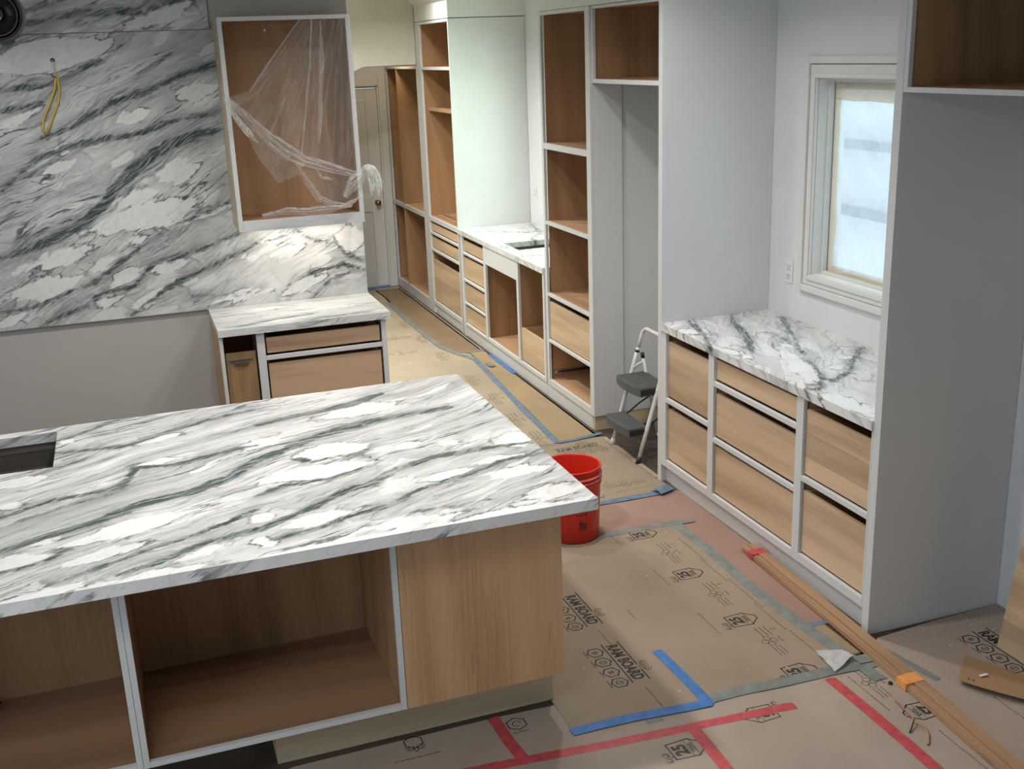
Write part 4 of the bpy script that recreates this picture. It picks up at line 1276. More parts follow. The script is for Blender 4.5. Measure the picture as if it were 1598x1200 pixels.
for k in range(13):
    a = rr.uniform(-1, 1)
    L = rr.uniform(0.07, 0.17)
    x0, y0, z0 = -0.011 + rr.uniform(-0.008, 0.012), YF - 0.03, 1.724 + rr.uniform(-0.01, 0.01)
    pts = []
    for i in range(8):
        t = i / 7
        pts.append((x0 + (0.045 + 0.032 * a) * math.sin(t * 1.7) + rr.uniform(-0.004, 0.004), y0 - 0.03 * math.sin(t * 2.4) * (0.6 + 0.4 * rr.random()) + rr.uniform(-0.004, 0.004), z0 + 0.018 * math.sin(t * 4) * (1 - t) - L * t ** 1.4))
    add_tube(tf, pts, [0.008, 0.011, 0.012, 0.011, 0.010, 0.009, 0.007, 0.003], 6)
tf_o = link('knotted_tuft', tf, M['film_white'], fl, smooth=True, label='white bunched tuft of film hanging off the corner')
tf_o['kind'] = 'stuff'

# ------------------------------------------------------------------ cable out of the stone, lamp above the island
cb = thing('wall_cable', (-1.62, 3.612, 2.0), 'yellow cable looping out of a hole in the marble wall', 'cable')
bm = lathe([(0.012, 0), (0.016, 0.0), (0.016, 0.002), (0.012, 0.002)], (0, 0), 20)
bm.transform(Matrix.Translation((-1.612, 3.621, 2.378)) @ Matrix.Rotation(math.radians(90), 4, 'X'))
link('hole_rim', bm, M['steel'], cb)
bm = lathe([(0, 0), (0.0115, 0), (0.0115, 0.0012), (0, 0.0012)], (0, 0), 20)
bm.transform(Matrix.Translation((-1.612, 3.6215, 2.378)) @ Matrix.Rotation(math.radians(90), 4, 'X'))
link('hole', bm, M['black'], cb)
YW = 3.612
link('conductor', tube([(-1.612, 3.62, 2.378), (-1.612, 3.595, 2.36), (-1.610, 3.60, 2.32), (-1.604, YW, 2.29)], 0.005, 8), M['pale_wire'], cb, smooth=True, label='pale sheath end at the hole')
link('conductor', tube([(-1.606, YW - 0.008, 2.30), (-1.622, YW - 0.01, 2.23), (-1.660, YW - 0.006, 2.15), (-1.700, YW, 2.08), (-1.716, YW, 2.02), (-1.706, YW, 1.990)], 0.0065, 8), M['yellow_wire'], cb, smooth=True)
link('conductor', tube([(-1.600, YW, 2.30), (-1.599, YW, 2.22), (-1.618, YW, 2.15), (-1.650, YW - 0.004, 2.09), (-1.680, YW - 0.006, 2.03), (-1.697, YW, 1.990)], 0.0065, 8), M['yellow_wire'], cb, smooth=True)
link('conductor', tube([(-1.606, YW - 0.012, 2.285), (-1.622, YW - 0.016, 2.295), (-1.630, YW - 0.016, 2.305)], 0.003, 6), M['black'], cb, smooth=True, label='short dark wire end')

pc = Vector((-1.640, 0.70, 2.50))
ax = Vector((0.075, -0.995, -0.04)).normalized()
pl = thing('spot_lamp', (pc.x, pc.y, 2.42), 'black round spot lamp head with grey rim at the top left corner', 'lamp')
turn = Matrix.Translation(pc) @ ax.to_track_quat('Z', 'Y').to_matrix().to_4x4()


def spot_part(name, prof, mat, label=None):
    bm = lathe(prof, (0, 0), 48)
    bm.transform(turn)
    return link(name, bm, mat, pl, smooth=True, label=label)


spot_part('housing', [(0.0, -0.13), (0.050, -0.13), (0.066, -0.11), (0.074, -0.05), (0.074, 0.0), (0.070, 0.0), (0.066, -0.035), (0.0, -0.040)], M['gloss_black'])
spot_part('rim', [(0.0745, -0.020), (0.082, -0.018), (0.084, 0.0), (0.082, 0.006), (0.0745, 0.004)], M['rim_grey'], 'satin grey outer rim')
spot_part('baffle', [(0.060, -0.034), (0.0625, -0.034), (0.0630, -0.012), (0.0605, -0.012)], M['dark_steel'])
spot_part('reflector', [(0.0185, -0.036), (0.0205, -0.036), (0.0210, -0.022), (0.0190, -0.022)], M['dark_steel'])
rb = pc - ax * 0.08
link('rod', tube([(rb.x, rb.y, rb.z + 0.072), (rb.x, rb.y, 2.985)], 0.007, 10), M['gloss_black'], pl, smooth=True)
link('canopy', lathe([(0, 2.976), (0.055, 2.976), (0.062, 2.985), (0.062, 2.9995), (0, 2.9995)], (rb.x, rb.y), 30), M['gloss_black'], pl, smooth=True)

# ------------------------------------------------------------------ outlets
def outlet(y0, y1, z0, z1, label, duplex=True):
    r = thing('outlet', (XW, (y0 + y1) / 2, z0), label, 'outlet')
    link('plate', box(XW - 0.006, XW - 0.0006, y0, y1, z0, z1, bevel=0.002), M['white_plastic'], r)
    ym = (y0 + y1) / 2
    h = z1 - z0
    for k in (0.30, 0.70):
        zc = z0 + k * h
        f = link('socket', box(XW - 0.0085, XW - 0.0062, ym - 0.017, ym + 0.017, zc - 0.016, zc + 0.016, bevel=0.003), M['white_plastic'], r)
        if duplex:
            bm = bmesh.new()
            add_box(bm, XW - 0.0092, XW - 0.0086, ym - 0.009, ym - 0.006, zc - 0.002, zc + 0.009)
            add_box(bm, XW - 0.0092, XW - 0.0086, ym + 0.006, ym + 0.009, zc - 0.001, zc + 0.008)
            add_box(bm, XW - 0.0092, XW - 0.0086, ym - 0.003, ym + 0.003, zc - 0.012, zc - 0.007)
            link('slot', bm, M['black'], f)


outlet(1.826, 1.897, 1.100, 1.222, 'white outlet plate on the wall left of the small window')
outlet(5.625, 5.70, 1.13, 1.235, 'small white outlet plate on the far wall above the sink counter')

# two offcut strips lying on the far cabinet shelf
for i, (y0, y1, x, z) in enumerate(((6.05, 6.62, 1.335, 0.9122), (6.10, 6.66, 1.40, 0.9122))):
    o = link('wood_strip', box(x, x + 0.035, y0, y1, z, z + 0.014, bevel=0.001), M['plank'])
    tag(recenter(o), ('thin wooden strip nearest the front edge of the far cabinet shelf', 'thin wooden strip lying further back on the far cabinet shelf')[i], 'wood strip')

# ------------------------------------------------------------------ floor coverings
Z = 0.0
def flat(name, poly, z0, z1, mat, label, cat, group=None):
    o = link(name, prism(poly, z0, z1), mat)
    recenter(o)
    return tag(o, label, cat, group)


def R4(x0, x1, y0, y1):
    return [(x0, y0), (x1, y0), (x1, y1), (x0, y1)]


pink = flat('rosin_paper', [(0.15, 1.30), (1.02, 1.36), (1.02, 0.375), (1.300, 0.375), (1.311, 1.9), (0.15, 1.9)], 0.0002, 0.0014, M['pink'], 'pink paper sheet along the foot of the near drawer cabinet', 'floor paper')
front = flat('floor_board', [(-1.05, 0.245), (-0.30, 0.252), (-0.06, 0.240), (-0.06, 0.070), (1.20, 0.070), (1.28, -0.40), (1.28, -2.2), (-3.2, -2.2), (-3.2, 0.02), (-1.9, 0.05)], 0.0016, 0.0030, M['board_front'], 'grey-brown printed floor board in front of the island, marked with red tape', 'floor board')
main = flat('floor_board', [(-0.085, 0.055), (1.075, 0.045), (1.085, 1.50), (-0.085, 1.50)], 0.0032, 0.0050, M['board'], 'grey-brown printed floor board beside the island, framed by grey tape', 'floor board')
farb = flat('floor_board', [(-0.5, 1.915), (1.285, 1.915), (1.285, 2.865), (-0.5, 2.865)], 0.0016, 0.0034, M['board'], 'printed floor board between the wrinkled blue tape and the tan paper, before the step stool', 'floor board')
right = flat('floor_board', [(1.165, -2.2), (1.938, -2.2), (1.938, 0.208), (1.60, 0.200), (1.302, 0.175), (1.165, 0.06)], 0.0032, 0.0050, M['board_front'], 'printed floor board under the leaning plywood, right of the long moulding', 'floor board')
aisle = flat('floor_board', R4(-0.5, 1.262, 2.872, 8.06), 0.0016, 0.0030, M['board_yellow'], 'yellowed scuffed floor board of the aisle between range and far cabinets', 'floor board')


def crumpled(name, left, x1, z, amp, mat, label, cat, seed, nx=18, ny=90):
    """thin paper with creases; LEFT is its left edge as (x, y) points, x1 its straight right edge"""
    def f(u, v):
        a = pline([(x, y, 0) for x, y in left], v)
        x, y = a.x + u * (x1 - a.x), a.y
        d = noisy((x * 1.6, y * 0.7, 0), 5.0, amp, seed)
        w = amp * 0.5 * math.sin(38 * (x + 0.35 * y) + 3 * d[1] / amp)
        e = min(1.0, max(0.0, 6 * (min(u, 1 - u) - 0.10)), 14 * min(v, 1 - v))
        return (x, y, z + (abs(d[0]) + max(0.0, w)) * e)
    bm = sheet(f, nx, ny)
    bmesh.ops.solidify(bm, geom=list(bm.faces), thickness=0.0006)
    o = link(name, bm, mat, smooth=True)
    recenter(o)
    return tag(o, label, cat)


crumpled('masking_paper', [(0.994, 2.875), (1.018, 3.29), (1.036, 3.59), (1.053, 3.89), (1.080, 4.30), (1.104, 4.61), (1.128, 4.93), (1.128, 5.165)], 1.268, 0.0042, 0.006, M['tan_paper'], 'glossy tan paper strip along the foot of the tall shelf and sink cabinets', 'floor paper', 3)
crumpled('masking_paper', [(1.04, 5.185), (0.988, 5.35), (0.968, 5.98), (0.966, 6.65), (0.985, 7.2), (1.000, 7.6), (0.99, 7.95)], 1.250, 0.0042, 0.011, M['brown_paper'], 'rumpled brown paper strip reaching the hall door', 'floor paper', 9)
crumpled('masking_paper', [(1.095, 0.10), (1.097, 0.36)], 1.178, 0.0042, 0.0015, M['tan_paper'], 'short tan paper patch between grey tape and the long moulding', 'floor paper', 5, 8, 16)
link('folded_edge', box(1.270, 1.300, 2.098, 2.84, 0.0042, 0.0090, bevel=0.001), M['board_yellow'], farb, label='pale turned-up edge')


def tape(name, pts, w, z, mat, label, cat='tape', seed=1.0, group=None, rough=0.0015):
    """strip of tape along a polyline on the floor, slightly ragged"""
    P = [Vector((x, y, 0)) for x, y in pts]
    L = sum((b - a).length for a, b in zip(P, P[1:]))
    n = max(4, int(L / 0.03))
    cum = [0]
    for a, b in zip(P, P[1:]):
        cum.append(cum[-1] + (b - a).length)
    bm = bmesh.new()
    rows = []
    for i in range(n + 1):
        s = L * i / n
        k = max(j for j in range(len(P) - 1) if cum[j] <= s + 1e-9)
        t = (s - cum[k]) / max(1e-9, cum[k + 1] - cum[k])
        p = P[k].lerp(P[k + 1], min(1, t))
        a, b = P[max(0, k)], P[k + 1]
        q = (b - a).normalized()
        nr = Vector((-q.y, q.x, 0))
        d = noisy((s * 2.5, seed, 0), 1.0, 1.0, seed)
        h = z + abs(noisy((s * 5, seed, 3), 1.0, rough, seed)[0])
        c = nr * d[0] * 0.006
        ww = w / 2 * (1 + 0.05 * d[1])
        rows.append([bm.verts.new((p + c + nr * ww * e).to_tuple()[:2] + (h + (0 if abs(e) == 1 else rough * 0.4),)) for e in (-1, -0.3, 0.3, 1)])
    for A, B in zip(rows, rows[1:]):
        for j in range(3):
            bm.faces.new((A[j], A[j + 1], B[j + 1], B[j]))
    for v in rows[0] + rows[-1]:
        d = noisy(v.co, 60, 0.006, seed)
        v.co.x += d[0]
        v.co.y += d[1]
    bmesh.ops.recalc_face_normals(bm, faces=bm.faces)
    bmesh.ops.solidify(bm, geom=list(bm.faces), thickness=0.0003)
    o = link(name, bm, mat)
    recenter(o)
    return tag(o, label, cat, group)


ZT = 0.0056
tape('grey_tape', [(1.080, 1.55), (1.084, 1.203), (1.074, 0.946), (1.066, 0.71), (1.082, 0.42), (1.100, 0.24), (1.116, 0.06), (1.118, -0.085)], 0.058, ZT, M['grey_tape'], 'long grey tape along the right edge of the main floor board', seed=2)
tape('grey_tape', [(0.16, 1.505), (0.474, 1.515), (0.70, 1.519), (0.9, 1.523), (1.185, 1.514)], 0.050, ZT + 0.0003, M['grey_tape'], 'grey tape along the back edge of the main floor board by the bucket', seed=5)
tape('grey_tape', [(0.44, 0.052), (0.6, 0.058), (0.75, 0.048), (0.966, 0.042), (1.21, 0.022)], 0.058, ZT + 0.0006, M['grey_tape'], 'grey tape from the blue corner to the white paper scrap', seed=8)
tape('blue_tape', [(0.44, 0.435), (0.443, 0.06), (0.438, 0.018)], 0.042, ZT + 0.0009, M['blue_tape'], 'blue tape strip running away from the camera on the main board', seed=3, rough=0.0025)
tape('blue_tape', [(-0.092, 0.056), (0.15, 0.052), (0.455, 0.028)], 0.046, ZT + 0.0014, M['blue_tape'], 'long blue tape strip across the front of the main board', seed=6, rough=0.0025)
tape('grey_tape', [(0.18, 0.008), (0.245, 0.006)], 0.02, 0.0036, M['grey_tape'], 'scrap of grey tape between the blue and red tapes', seed=4)
tape('red_tape', [(-0.62, 0.000), (-0.31, -0.030), (0.10, -0.060), (0.40, -0.082), (0.727, -0.102)], 0.042, 0.0034, M['red_tape'], 'longest red tape strip, running across in front of the island', seed=3)
tape('red_tape', [(-0.323, 0.252), (-0.318, 0.10), (-0.302, -0.045)], 0.044, 0.0038, M['red_tape'], 'short red tape strip from the island foot to the long red strip', seed=9)
tape('red_tape', [(0.318, -0.085), (0.316, -0.21), (0.310, -0.33), (0.300, -0.60)], 0.046, 0.0038, M['red_tape'], 'red tape strip branching toward the camera from the long red strip', seed=12)
tape('red_tape', [(0.952, 0.000), (0.955, -0.25), (0.945, -0.75)], 0.048, 0.0038, M['red_tape'], 'red tape strip near the white paper scrap, running toward the camera', seed=15)
tape('blue_tape', [(0.10, 1.912), (0.6, 1.912), (0.985, 1.900), (1.25, 1.902)], 0.052, 0.0040, M['faded_blue_tape'], 'wrinkled blue tape across the floor behind the bucket', seed=18, rough=0.006)
tape('blue_tape', [(1.10, 0.375), (1.215, 0.367)], 0.028, 0.0046, M['faded_blue_tape'], 'small blue tape piece at the end of the pink paper', seed=21)
bt = tape('blue_tape', [(1.17, 1.900), (1.22, 1.912), (1.262, 1.935)], 0.085, 0.006, M['faded_blue_tape'], 'crumpled end of blue tape at the foot of the drawer cabinet', seed=25, rough=0.030)
tape('blue_tape', [(0.990, 2.872), (1.007, 3.3), (1.040, 3.89), (1.092, 4.6), (1.115, 5.0)], 0.042, 0.0062, M['faded_blue_tape'], 'faded blue tape along the tan paper strip', seed=28)
tape('grey_tape', [(1.118, 4.95), (1.045, 5.15), (0.980, 5.4), (0.960, 6.0), (0.958, 6.65), (0.980, 7.3)], 0.050, 0.0066, M['grey_tape'], 'dark grey tape along the rumpled brown paper strip', seed=31)
tape('grey_tape', [(1.10, 5.165), (1.20, 5.170), (1.262, 5.185)], 0.045, 0.0075, M['grey_tape'], 'short grey tape over the joint between brown and tan paper', seed=34)
tape('blue_tape', [(0.985, 2.868), (1.11, 2.872), (1.30, 2.915)], 0.034, 0.0080, M['faded_blue_tape'], 'dusty blue tape across the near end of the tan paper', seed=37, rough=0.006)
tape('blue_tape', [(1.262, 5.02), (1.266, 4.70), (1.262, 4.42)], 0.034, 0.0070, M['blue_tape'], 'bright blue tape along the foot of the sink cabinet', seed=40, rough=0.004)
tape('grey_tape', [(1.165, 4.78), (1.17, 4.66)], 0.05, 0.0125, M['grey_tape'], 'lone grey tape patch on the tan paper', seed=43)
tape('blue_tape', [(0.93, 8.02), (1.06, 8.06), (1.20, 8.07)], 0.07, 0.0040, M['blue_tape'], 'dark blue tape at the sill of the hall door', seed=46, rough=0.01)
tape('grey_tape', [(1.26, 0.10), (1.30, -0.10), (1.315, -0.17)], 0.034, 0.0056, M['grey_tape'], 'thin grey tape strip right of the long moulding', seed=49)
tape('grey_tape', [(1.21, 0.055), (1.115, 0.060)], 0.055, 0.0100, M['grey_tape'], 'grey tape over the end of the short tan paper patch', seed=52)

# ------------------------------------------------------------------ printing on the boards
_txt = {}
def text_mesh(s, size=1.0, bold=0.0, xs=1.0):
    k = (s, bold)
    if k not in _txt:
        cu = bpy.data.curves.new('print', 'FONT')
        cu.body = s
        cu.size = 1.0
        cu.offset = bold
        cu.resolution_u = 3
        cu.align_x = 'CENTER'
        ob = bpy.data.objects.new('print', cu)
        col.objects.link(ob)
        dg = bpy.context.evaluated_depsgraph_get()
        me = bpy.data.meshes.new_from_object(ob.evaluated_get(dg))
        V = [v.co.copy() for v in me.vertices]
        F = [list(p.vertices) for p in me.polygons]
        bpy.data.objects.remove(ob)
        bpy.data.curves.remove(cu)
        bpy.data.meshes.remove(me)
        _txt[k] = (V, F)
    return _txt[k]


class Print:
    """flat print laid on a sheet; drawn in its own x,y frame and then placed"""
    def __init__(self):
        self.bm = bmesh.new()

    def quad(self, x0, x1, y0, y1):
        self.bm.faces.new([self.bm.verts.new((x, y, 0)) for x, y in ((x0, y0), (x1, y0), (x1, y1), (x0, y1))])

    def text(self, s, x, y, h, xs=1.0, bold=0.0):
        V, F = text_mesh(s, bold=bold)
        vs = [self.bm.verts.new((x + v.x * h * xs, y + v.y * h, 0)) for v in V]
        for f in F:
            try:
                self.bm.faces.new([vs[i] for i in f])
            except ValueError:
                pass

    def path(self, pts, w, close=True):
        n = len(pts)
        P = [Vector((x, y)) for x, y in pts]
        m = n if close else n - 1
        for i in range(m):
            a, b = P[i], P[(i + 1) % n]
            d = (b - a).normalized()
            nn = Vector((-d.y, d.x)) * w / 2
            e = d * w / 2
            self.bm.faces.new([self.bm.verts.new((*q, 0)) for q in (a - nn - e, b - nn + e, b + nn + e, a + nn - e)])

    def hexagon(self, x, y, r, w, flat_=1.0):
        self.path([(x + r * math.cos(math.pi / 6 + k * math.pi / 3), y + r * flat_ * math.sin(math.pi / 6 + k * math.pi / 3)) for k in range(6)], w)

    def curl(self, x, y, r, w, a0, a1, n=8):
        self.path([(x + r * math.cos(a0 + (a1 - a0) * k / n), y + r * math.sin(a0 + (a1 - a0) * k / n)) for k in range(n + 1)], w, False)

    def small(self, x0, x1, y, h, seed):
        """a line of lettering too small to read"""
        r = random.Random(seed)
        x = x0
        while x < x1:
            w = r.uniform(0.4, 1.1) * h * 2
            self.quad(x, min(x1, x + w), y, y + h * r.uniform(0.7, 1.0))
            x += w + h * 0.6

    def place(self, name, x, y, rot, z, mat, board):
        m = Matrix.Translation((x, y, z)) @ Matrix.Rotation(rot, 4, 'Z')
        self.bm.transform(m)
        bmesh.ops.recalc_face_normals(self.bm, faces=self.bm.faces)
        for f in self.bm.faces:
            if f.normal.z < 0:
                f.normal_flip()
        return link(name, self.bm, mat, board)


def ram_head(p, x, y, s, w):
    """outline of a ram's head with two curled horns"""
    for m in (-1, 1):
        p.curl(x + m * 0.55 * s, y + 0.15 * s, 0.42 * s, w, math.pi * (0.5 if m > 0 else 0.5), math.pi * (0.5 - m * 1.45))
        p.curl(x + m * 0.55 * s, y + 0.10 * s, 0.20 * s, w, math.pi * 0.5, math.pi * (0.5 - m * 1.2))
        p.path([(x + m * 0.20 * s, y + 0.45 * s), (x + m * 0.24 * s, y), (x + m * 0.10 * s, y - 0.55 * s)], w, False)
    p.path([(x - 0.10 * s, y - 0.55 * s), (x + 0.10 * s, y - 0.55 * s)], w, False)


def logo(x, y, rot, board, z, mat, s=1.0, seed=1, icons=True):
    """RAM BOARD between two rules, ram's head above, a row of four hexagon marks below"""
    p = Print()
    p.text('RAM BOARD', 0, -0.021 * s, 0.066 * s, 0.72, 0.045)
    p.quad(-0.155 * s, 0.036 * s, 0.033 * s, 0.039 * s)
    p.quad(0.072 * s, 0.150 * s, 0.033 * s, 0.039 * s)
    p.quad(-0.155 * s, 0.150 * s, -0.038 * s, -0.032 * s)
    ram_head(p, 0.054 * s, 0.058 * s, 0.036 * s, 0.0026 * s)
    if icons:
        for k in range(4):
            hx = (-0.105 + 0.078 * k) * s
            p.hexagon(hx, -0.082 * s, 0.034 * s, 0.0055 * s)
            if k % 2:
                p.curl(hx, -0.082 * s, 0.014 * s, 0.003 * s, 0, 2 * math.pi)
                p.quad(hx - 0.002 * s, hx + 0.002 * s, -0.094 * s, -0.070 * s)
            else:
                p.quad(hx - 0.014 * s, hx + 0.012 * s, -0.079 * s, -0.075 * s)
                p.quad(hx - 0.010 * s, hx + 0.014 * s, -0.090 * s, -0.086 * s)
                p.quad(hx - 0.003 * s, hx + 0.001 * s, -0.096 * s, -0.068 * s)
            p.small(hx - 0.026 * s, hx + 0.026 * s, -0.126 * s, 0.0055 * s, seed + k)
    p.small(0.19 * s, 0.34 * s, -0.006 * s, 0.0042 * s, seed + 9)
    return p.place('printed_logo', x, y, rot, z, mat, board)


def shield(x, y, rot, board, z, mat, s=1.0, seed=1):
    """25 YEAR badge: a shield pointed at the foot with 25 above a banner, a ram's head on top"""
    p = Print()
    p.path([(-0.046 * s, 0.058 * s), (0.046 * s, 0.058 * s), (0.052 * s, -0.034 * s), (0.012 * s, -0.078 * s), (-0.012 * s, -0.078 * s), (-0.052 * s, -0.034 * s)], 0.0056 * s)
    p.text('25', 0, -0.004 * s, 0.070 * s, 0.90, 0.05)
    p.quad(-0.050 * s, 0.050 * s, -0.0145 * s, -0.0125 * s)
    p.quad(-0.050 * s, 0.050 * s, -0.040 * s, -0.037 * s)
    p.text('YEAR', 0, -0.0345 * s, 0.024 * s, 0.95, 0.03)
    ram_head(p, -0.028 * s, 0.080 * s, 0.030 * s, 0.0026 * s)
    return p.place('printed_badge', x, y, rot, z, mat, board)


def block(x, y, rot, board, z, mat, s=1.0, seed=1):
    """block of small lettering around a group of round marks"""
    p = Print()
    for k in range(3):
        p.small(-0.12 * s, -0.04 * s, (0.028 - 0.022 * k) * s, 0.0065 * s, seed + k)
        p.small(0.045 * s, 0.12 * s, (0.008 - 0.018 * k) * s, 0.0060 * s, seed + 7 + k)
    for dx, dy in ((0, 0.012), (0.022, -0.010), (-0.022, -0.010), (0.0, -0.030)):
        p.curl(dx * s, dy * s, 0.016 * s, 0.0028 * s, 0, 2 * math.pi, 7)
    p.text('Z', -0.085 * s, 0.05 * s, 0.03 * s, 1.0, 0.0)
    p.small(-0.02 * s, 0.03 * s, 0.042 * s, 0.007 * s, seed + 21)
    return p.place('printed_block', x, y, rot, z, mat, board)


def fine_line(x, y, rot, board, z, mat, L, seed):
    p = Print()
    p.small(-L / 2, L / 2, 0, 0.0048, seed)
    p.quad(-L / 2 - 0.012, -L / 2 - 0.005, -0.001, 0.006)
    p.quad(L / 2 + 0.005, L / 2 + 0.012, -0.001, 0.006)
    return p.place('printed_line', x, y, rot, z, mat, board)


R90 = -math.pi / 2
zb = 0.0053
logo(0.292, 0.872, R90, main, zb, M['ink'], 1.0, 1)
logo(0.284, 0.412, R90, main, zb, M['ink'], 1.0, 30)
for k, yy in enumerate((1.455, 0.985, 0.520, 0.085)):
    shield(0.872, yy, -R90, main, zb, M['ink'], 0.95, 40 + k)
for k, yy in enumerate((1.215, 0.760, 0.325)):
    block(0.900, yy, R90, main, zb, M['ink_soft'], 0.95, 60 + k)
for k, (x, y, L) in enumerate(((1.012, 1.20, 0.26), (1.015, 0.72, 0.26), (1.0, 0.98, 0.22), (1.0, 0.50, 0.22), (0.745, 1.0, 0.14), (0.735, 0.55, 0.16), (0.72, 1.44, 0.09), (1.01, 0.25, 0.2), (0.47, 0.74, 0.06))):
    fine_line(x, y, R90, main, zb, M['ink_soft'], L, 80 + k)
logo(1.065, 2.745, 0.05, farb, 0.0037, M['ink_soft'], 1.0, 100)
block(1.08, 2.10, 0.06, farb, 0.0037, M['ink_soft'], 1.0, 110)
fine_line(1.10, 2.01, 0.02, farb, 0.0037, M['ink_soft'], 0.2, 112)
logo(1.715, -0.085, R90, right, zb, M['ink'], 1.0, 120)
fine_line(1.42, -0.45, R90, right, zb, M['ink_soft'], 0.2, 121)
zf = 0.0033
shield(0.235, -0.180, -R90, front, zf, M['ink_soft'], 0.95, 130)
shield(0.590, -0.100, R90, front, zf, M['ink_soft'], 0.9, 131)
shield(1.130, -0.305, R90, front, zf, M['ink'], 0.95, 132)
block(1.08, -0.08, R90, front, zf, M['ink_soft'], 0.9, 133)
fine_line(1.02, -0.14, R90, front, zf, M['ink_soft'], 0.22, 134)
fine_line(1.10, -0.55, R90, front, zf, M['ink_soft'], 0.22, 135)
p = Print()
p.hexagon(-0.255, 0.185, 0.038, 0.0045)
p.curl(-0.255, 0.185, 0.016, 0.003, 0, 5)
p.small(-0.285, -0.225, 0.132, 0.006, 7)
p.hexagon(-0.632, 0.222, 0.036, 0.0042)
ram_head(p, -0.632, 0.185, 0.035, 0.0026)
p.small(-0.72, -0.55, 0.130, 0.005, 8)
p.place('printed_badge', 0, 0, 0, zf, M['ink'], front)
for k, (x, y) in enumerate(((0.90, 6.35), (0.90, 5.75), (0.90, 5.15), (0.915, 4.4), (0.93, 3.9), (0.90, 3.4), (0.91, 3.0), (0.70, 5.9), (0.62, 5.4))):
    if k < 7:
        block(x, y, R90, aisle, 0.0033, M['ink_soft'], 1.15, 150 + k)
    else:
        block(x, y, 0.1, aisle, 0.0033, M['ink_soft'], 1.2, 150 + k)

# ------------------------------------------------------------------ long moulding on the floor
mo = thing('wood_moulding', (1.22, 0.0, 0.006), 'long brown wooden moulding lying on the floor along the drawer cabinet', 'moulding')


def strip(pts, x_off, w, z0, z1, n):
    """bar following a nearly straight floor line; PTS is its left edge"""
    bm = bmesh.new()
    rows = []
    for i in range(n + 1):
        p = pline([(x, y, 0) for x, y in pts], i / n)
        rows.append([bm.verts.new(q) for q in ((p.x + x_off, p.y, z0), (p.x + x_off + w, p.y, z0), (p.x + x_off + w, p.y, z1), (p.x + x_off, p.y, z1))])
    for A, B in zip(rows, rows[1:]):
        for k in range(4):
            bm.faces.new((A[k], A[(k + 1) % 4], B[(k + 1) % 4], B[k]))
    bm.faces.new(rows[0])
    bm.faces.new(rows[-1])
    bmesh.ops.recalc_face_normals(bm, faces=bm.faces)
    return bm


ML = [(1.222, 1.095), (1.190, 0.341), (1.158, -0.20), (1.120, -0.72), (1.06, -1.60)]
link('lower_strip', strip(ML, 0.0, 0.030, 0.0062, 0.026, 24), M['plank'], mo)
link('upper_strip', strip(ML, 0.0305, 0.046, 0.0062, 0.033, 24), M['plank'], mo)
link('bead', strip(ML, 0.010, 0.007, 0.0262, 0.030, 24), M['plank'], mo)
tb = link('tape_wrap', box(1.214, 1.302, 0.985, 1.035, 0.0064, 0.0345, bevel=0.002), M['red_tape'], mo, label='red tape wrapped near the far end')
tb2 = link('tape_wrap', strip([(1.158, -0.125), (1.153, -0.185)], -0.002, 0.082, 0.0064, 0.0350, 2), M['orange_tape'], mo, label='orange tape wrapped at mid length')

# ------------------------------------------------------------------ leaning plywood, cardboard, scraps
lean = math.radians(9.2)
bm = bmesh.new()
H = 1.42
bx0, by = 1.69, -0.06
rows = []
t = 0.018
for z in (0, H):
    xx = bx0 + math.sin(lean) * z
    zz = 0.0056 + math.cos(lean) * z
    rows.append([bm.verts.new(q) for q in ((xx, by, zz), (xx, by - 0.9, zz), (xx + t * math.cos(lean), by - 0.9, zz - t * math.sin(lean) + (t * math.sin(lean) if z == 0 else 0)), (xx + t * math.cos(lean), by, zz - t * math.sin(lean) + (t * math.sin(lean) if z == 0 else 0)))])
for k in range(4):
    bm.faces.new((rows[0][k], rows[0][(k + 1) % 4], rows[1][(k + 1) % 4], rows[1][k]))
bm.faces.new(rows[0])
bm.faces.new(rows[1])
bmesh.ops.recalc_face_normals(bm, faces=bm.faces)
o = link('plywood_sheet', bm, M['drawer_y'])
tag(recenter(o), 'pale plywood sheet leaning on the wall at the right edge', 'plywood')

cbd = thing('cardboard_piece', (1.60, -0.25, 0.006), 'flat brown cardboard piece lying at the lower right, one edge curling up', 'cardboard')


def card(u, v):
    P0, P1 = Vector((1.358, -0.222, 0)), Vector((1.50, -0.440, 0))
    Q0, Q1 = Vector((1.525, -0.068, 0)), Vector((1.655, -0.36, 0))
    if u > 0:
        a = P0.lerp(Vector((1.46, -0.40, 0)), u) + Vector((-0.012, 0.0, 0)) * math.sin(math.pi * u)
        a = a + Vector((0.09, -0.10, 0)) * u * u
    else:
        a = P0
    b = Q0.lerp(Q1, u)
    p = a.lerp(b, v)
    return (p.x, p.y, 0.0075 + 0.022 * (1 - v) ** 2 + 0.004 * math.sin(3 * u))


bm = sheet(card, 18, 14)
bmesh.ops.recalc_face_normals(bm, faces=bm.faces)
bmesh.ops.solidify(bm, geom=list(bm.faces), thickness=0.004)
link('sheet', bm, M['cardboard'], cbd, smooth=False)
link('tape_bit', box(1.452, 1.488, -0.236, -0.224, 0.024, 0.0246), M['white_plastic'], cbd, label='small silvery tape bit')
bm = bmesh.new()
for x, y in ((1.395, -0.235), (1.405, -0.250)):
    add_lathe(bm, [(0, 0.0298), (0.004, 0.0298), (0.004, 0.0304), (0, 0.0304)], (x, y), 10)
link('hole_mark', bm, M['black'], cbd)


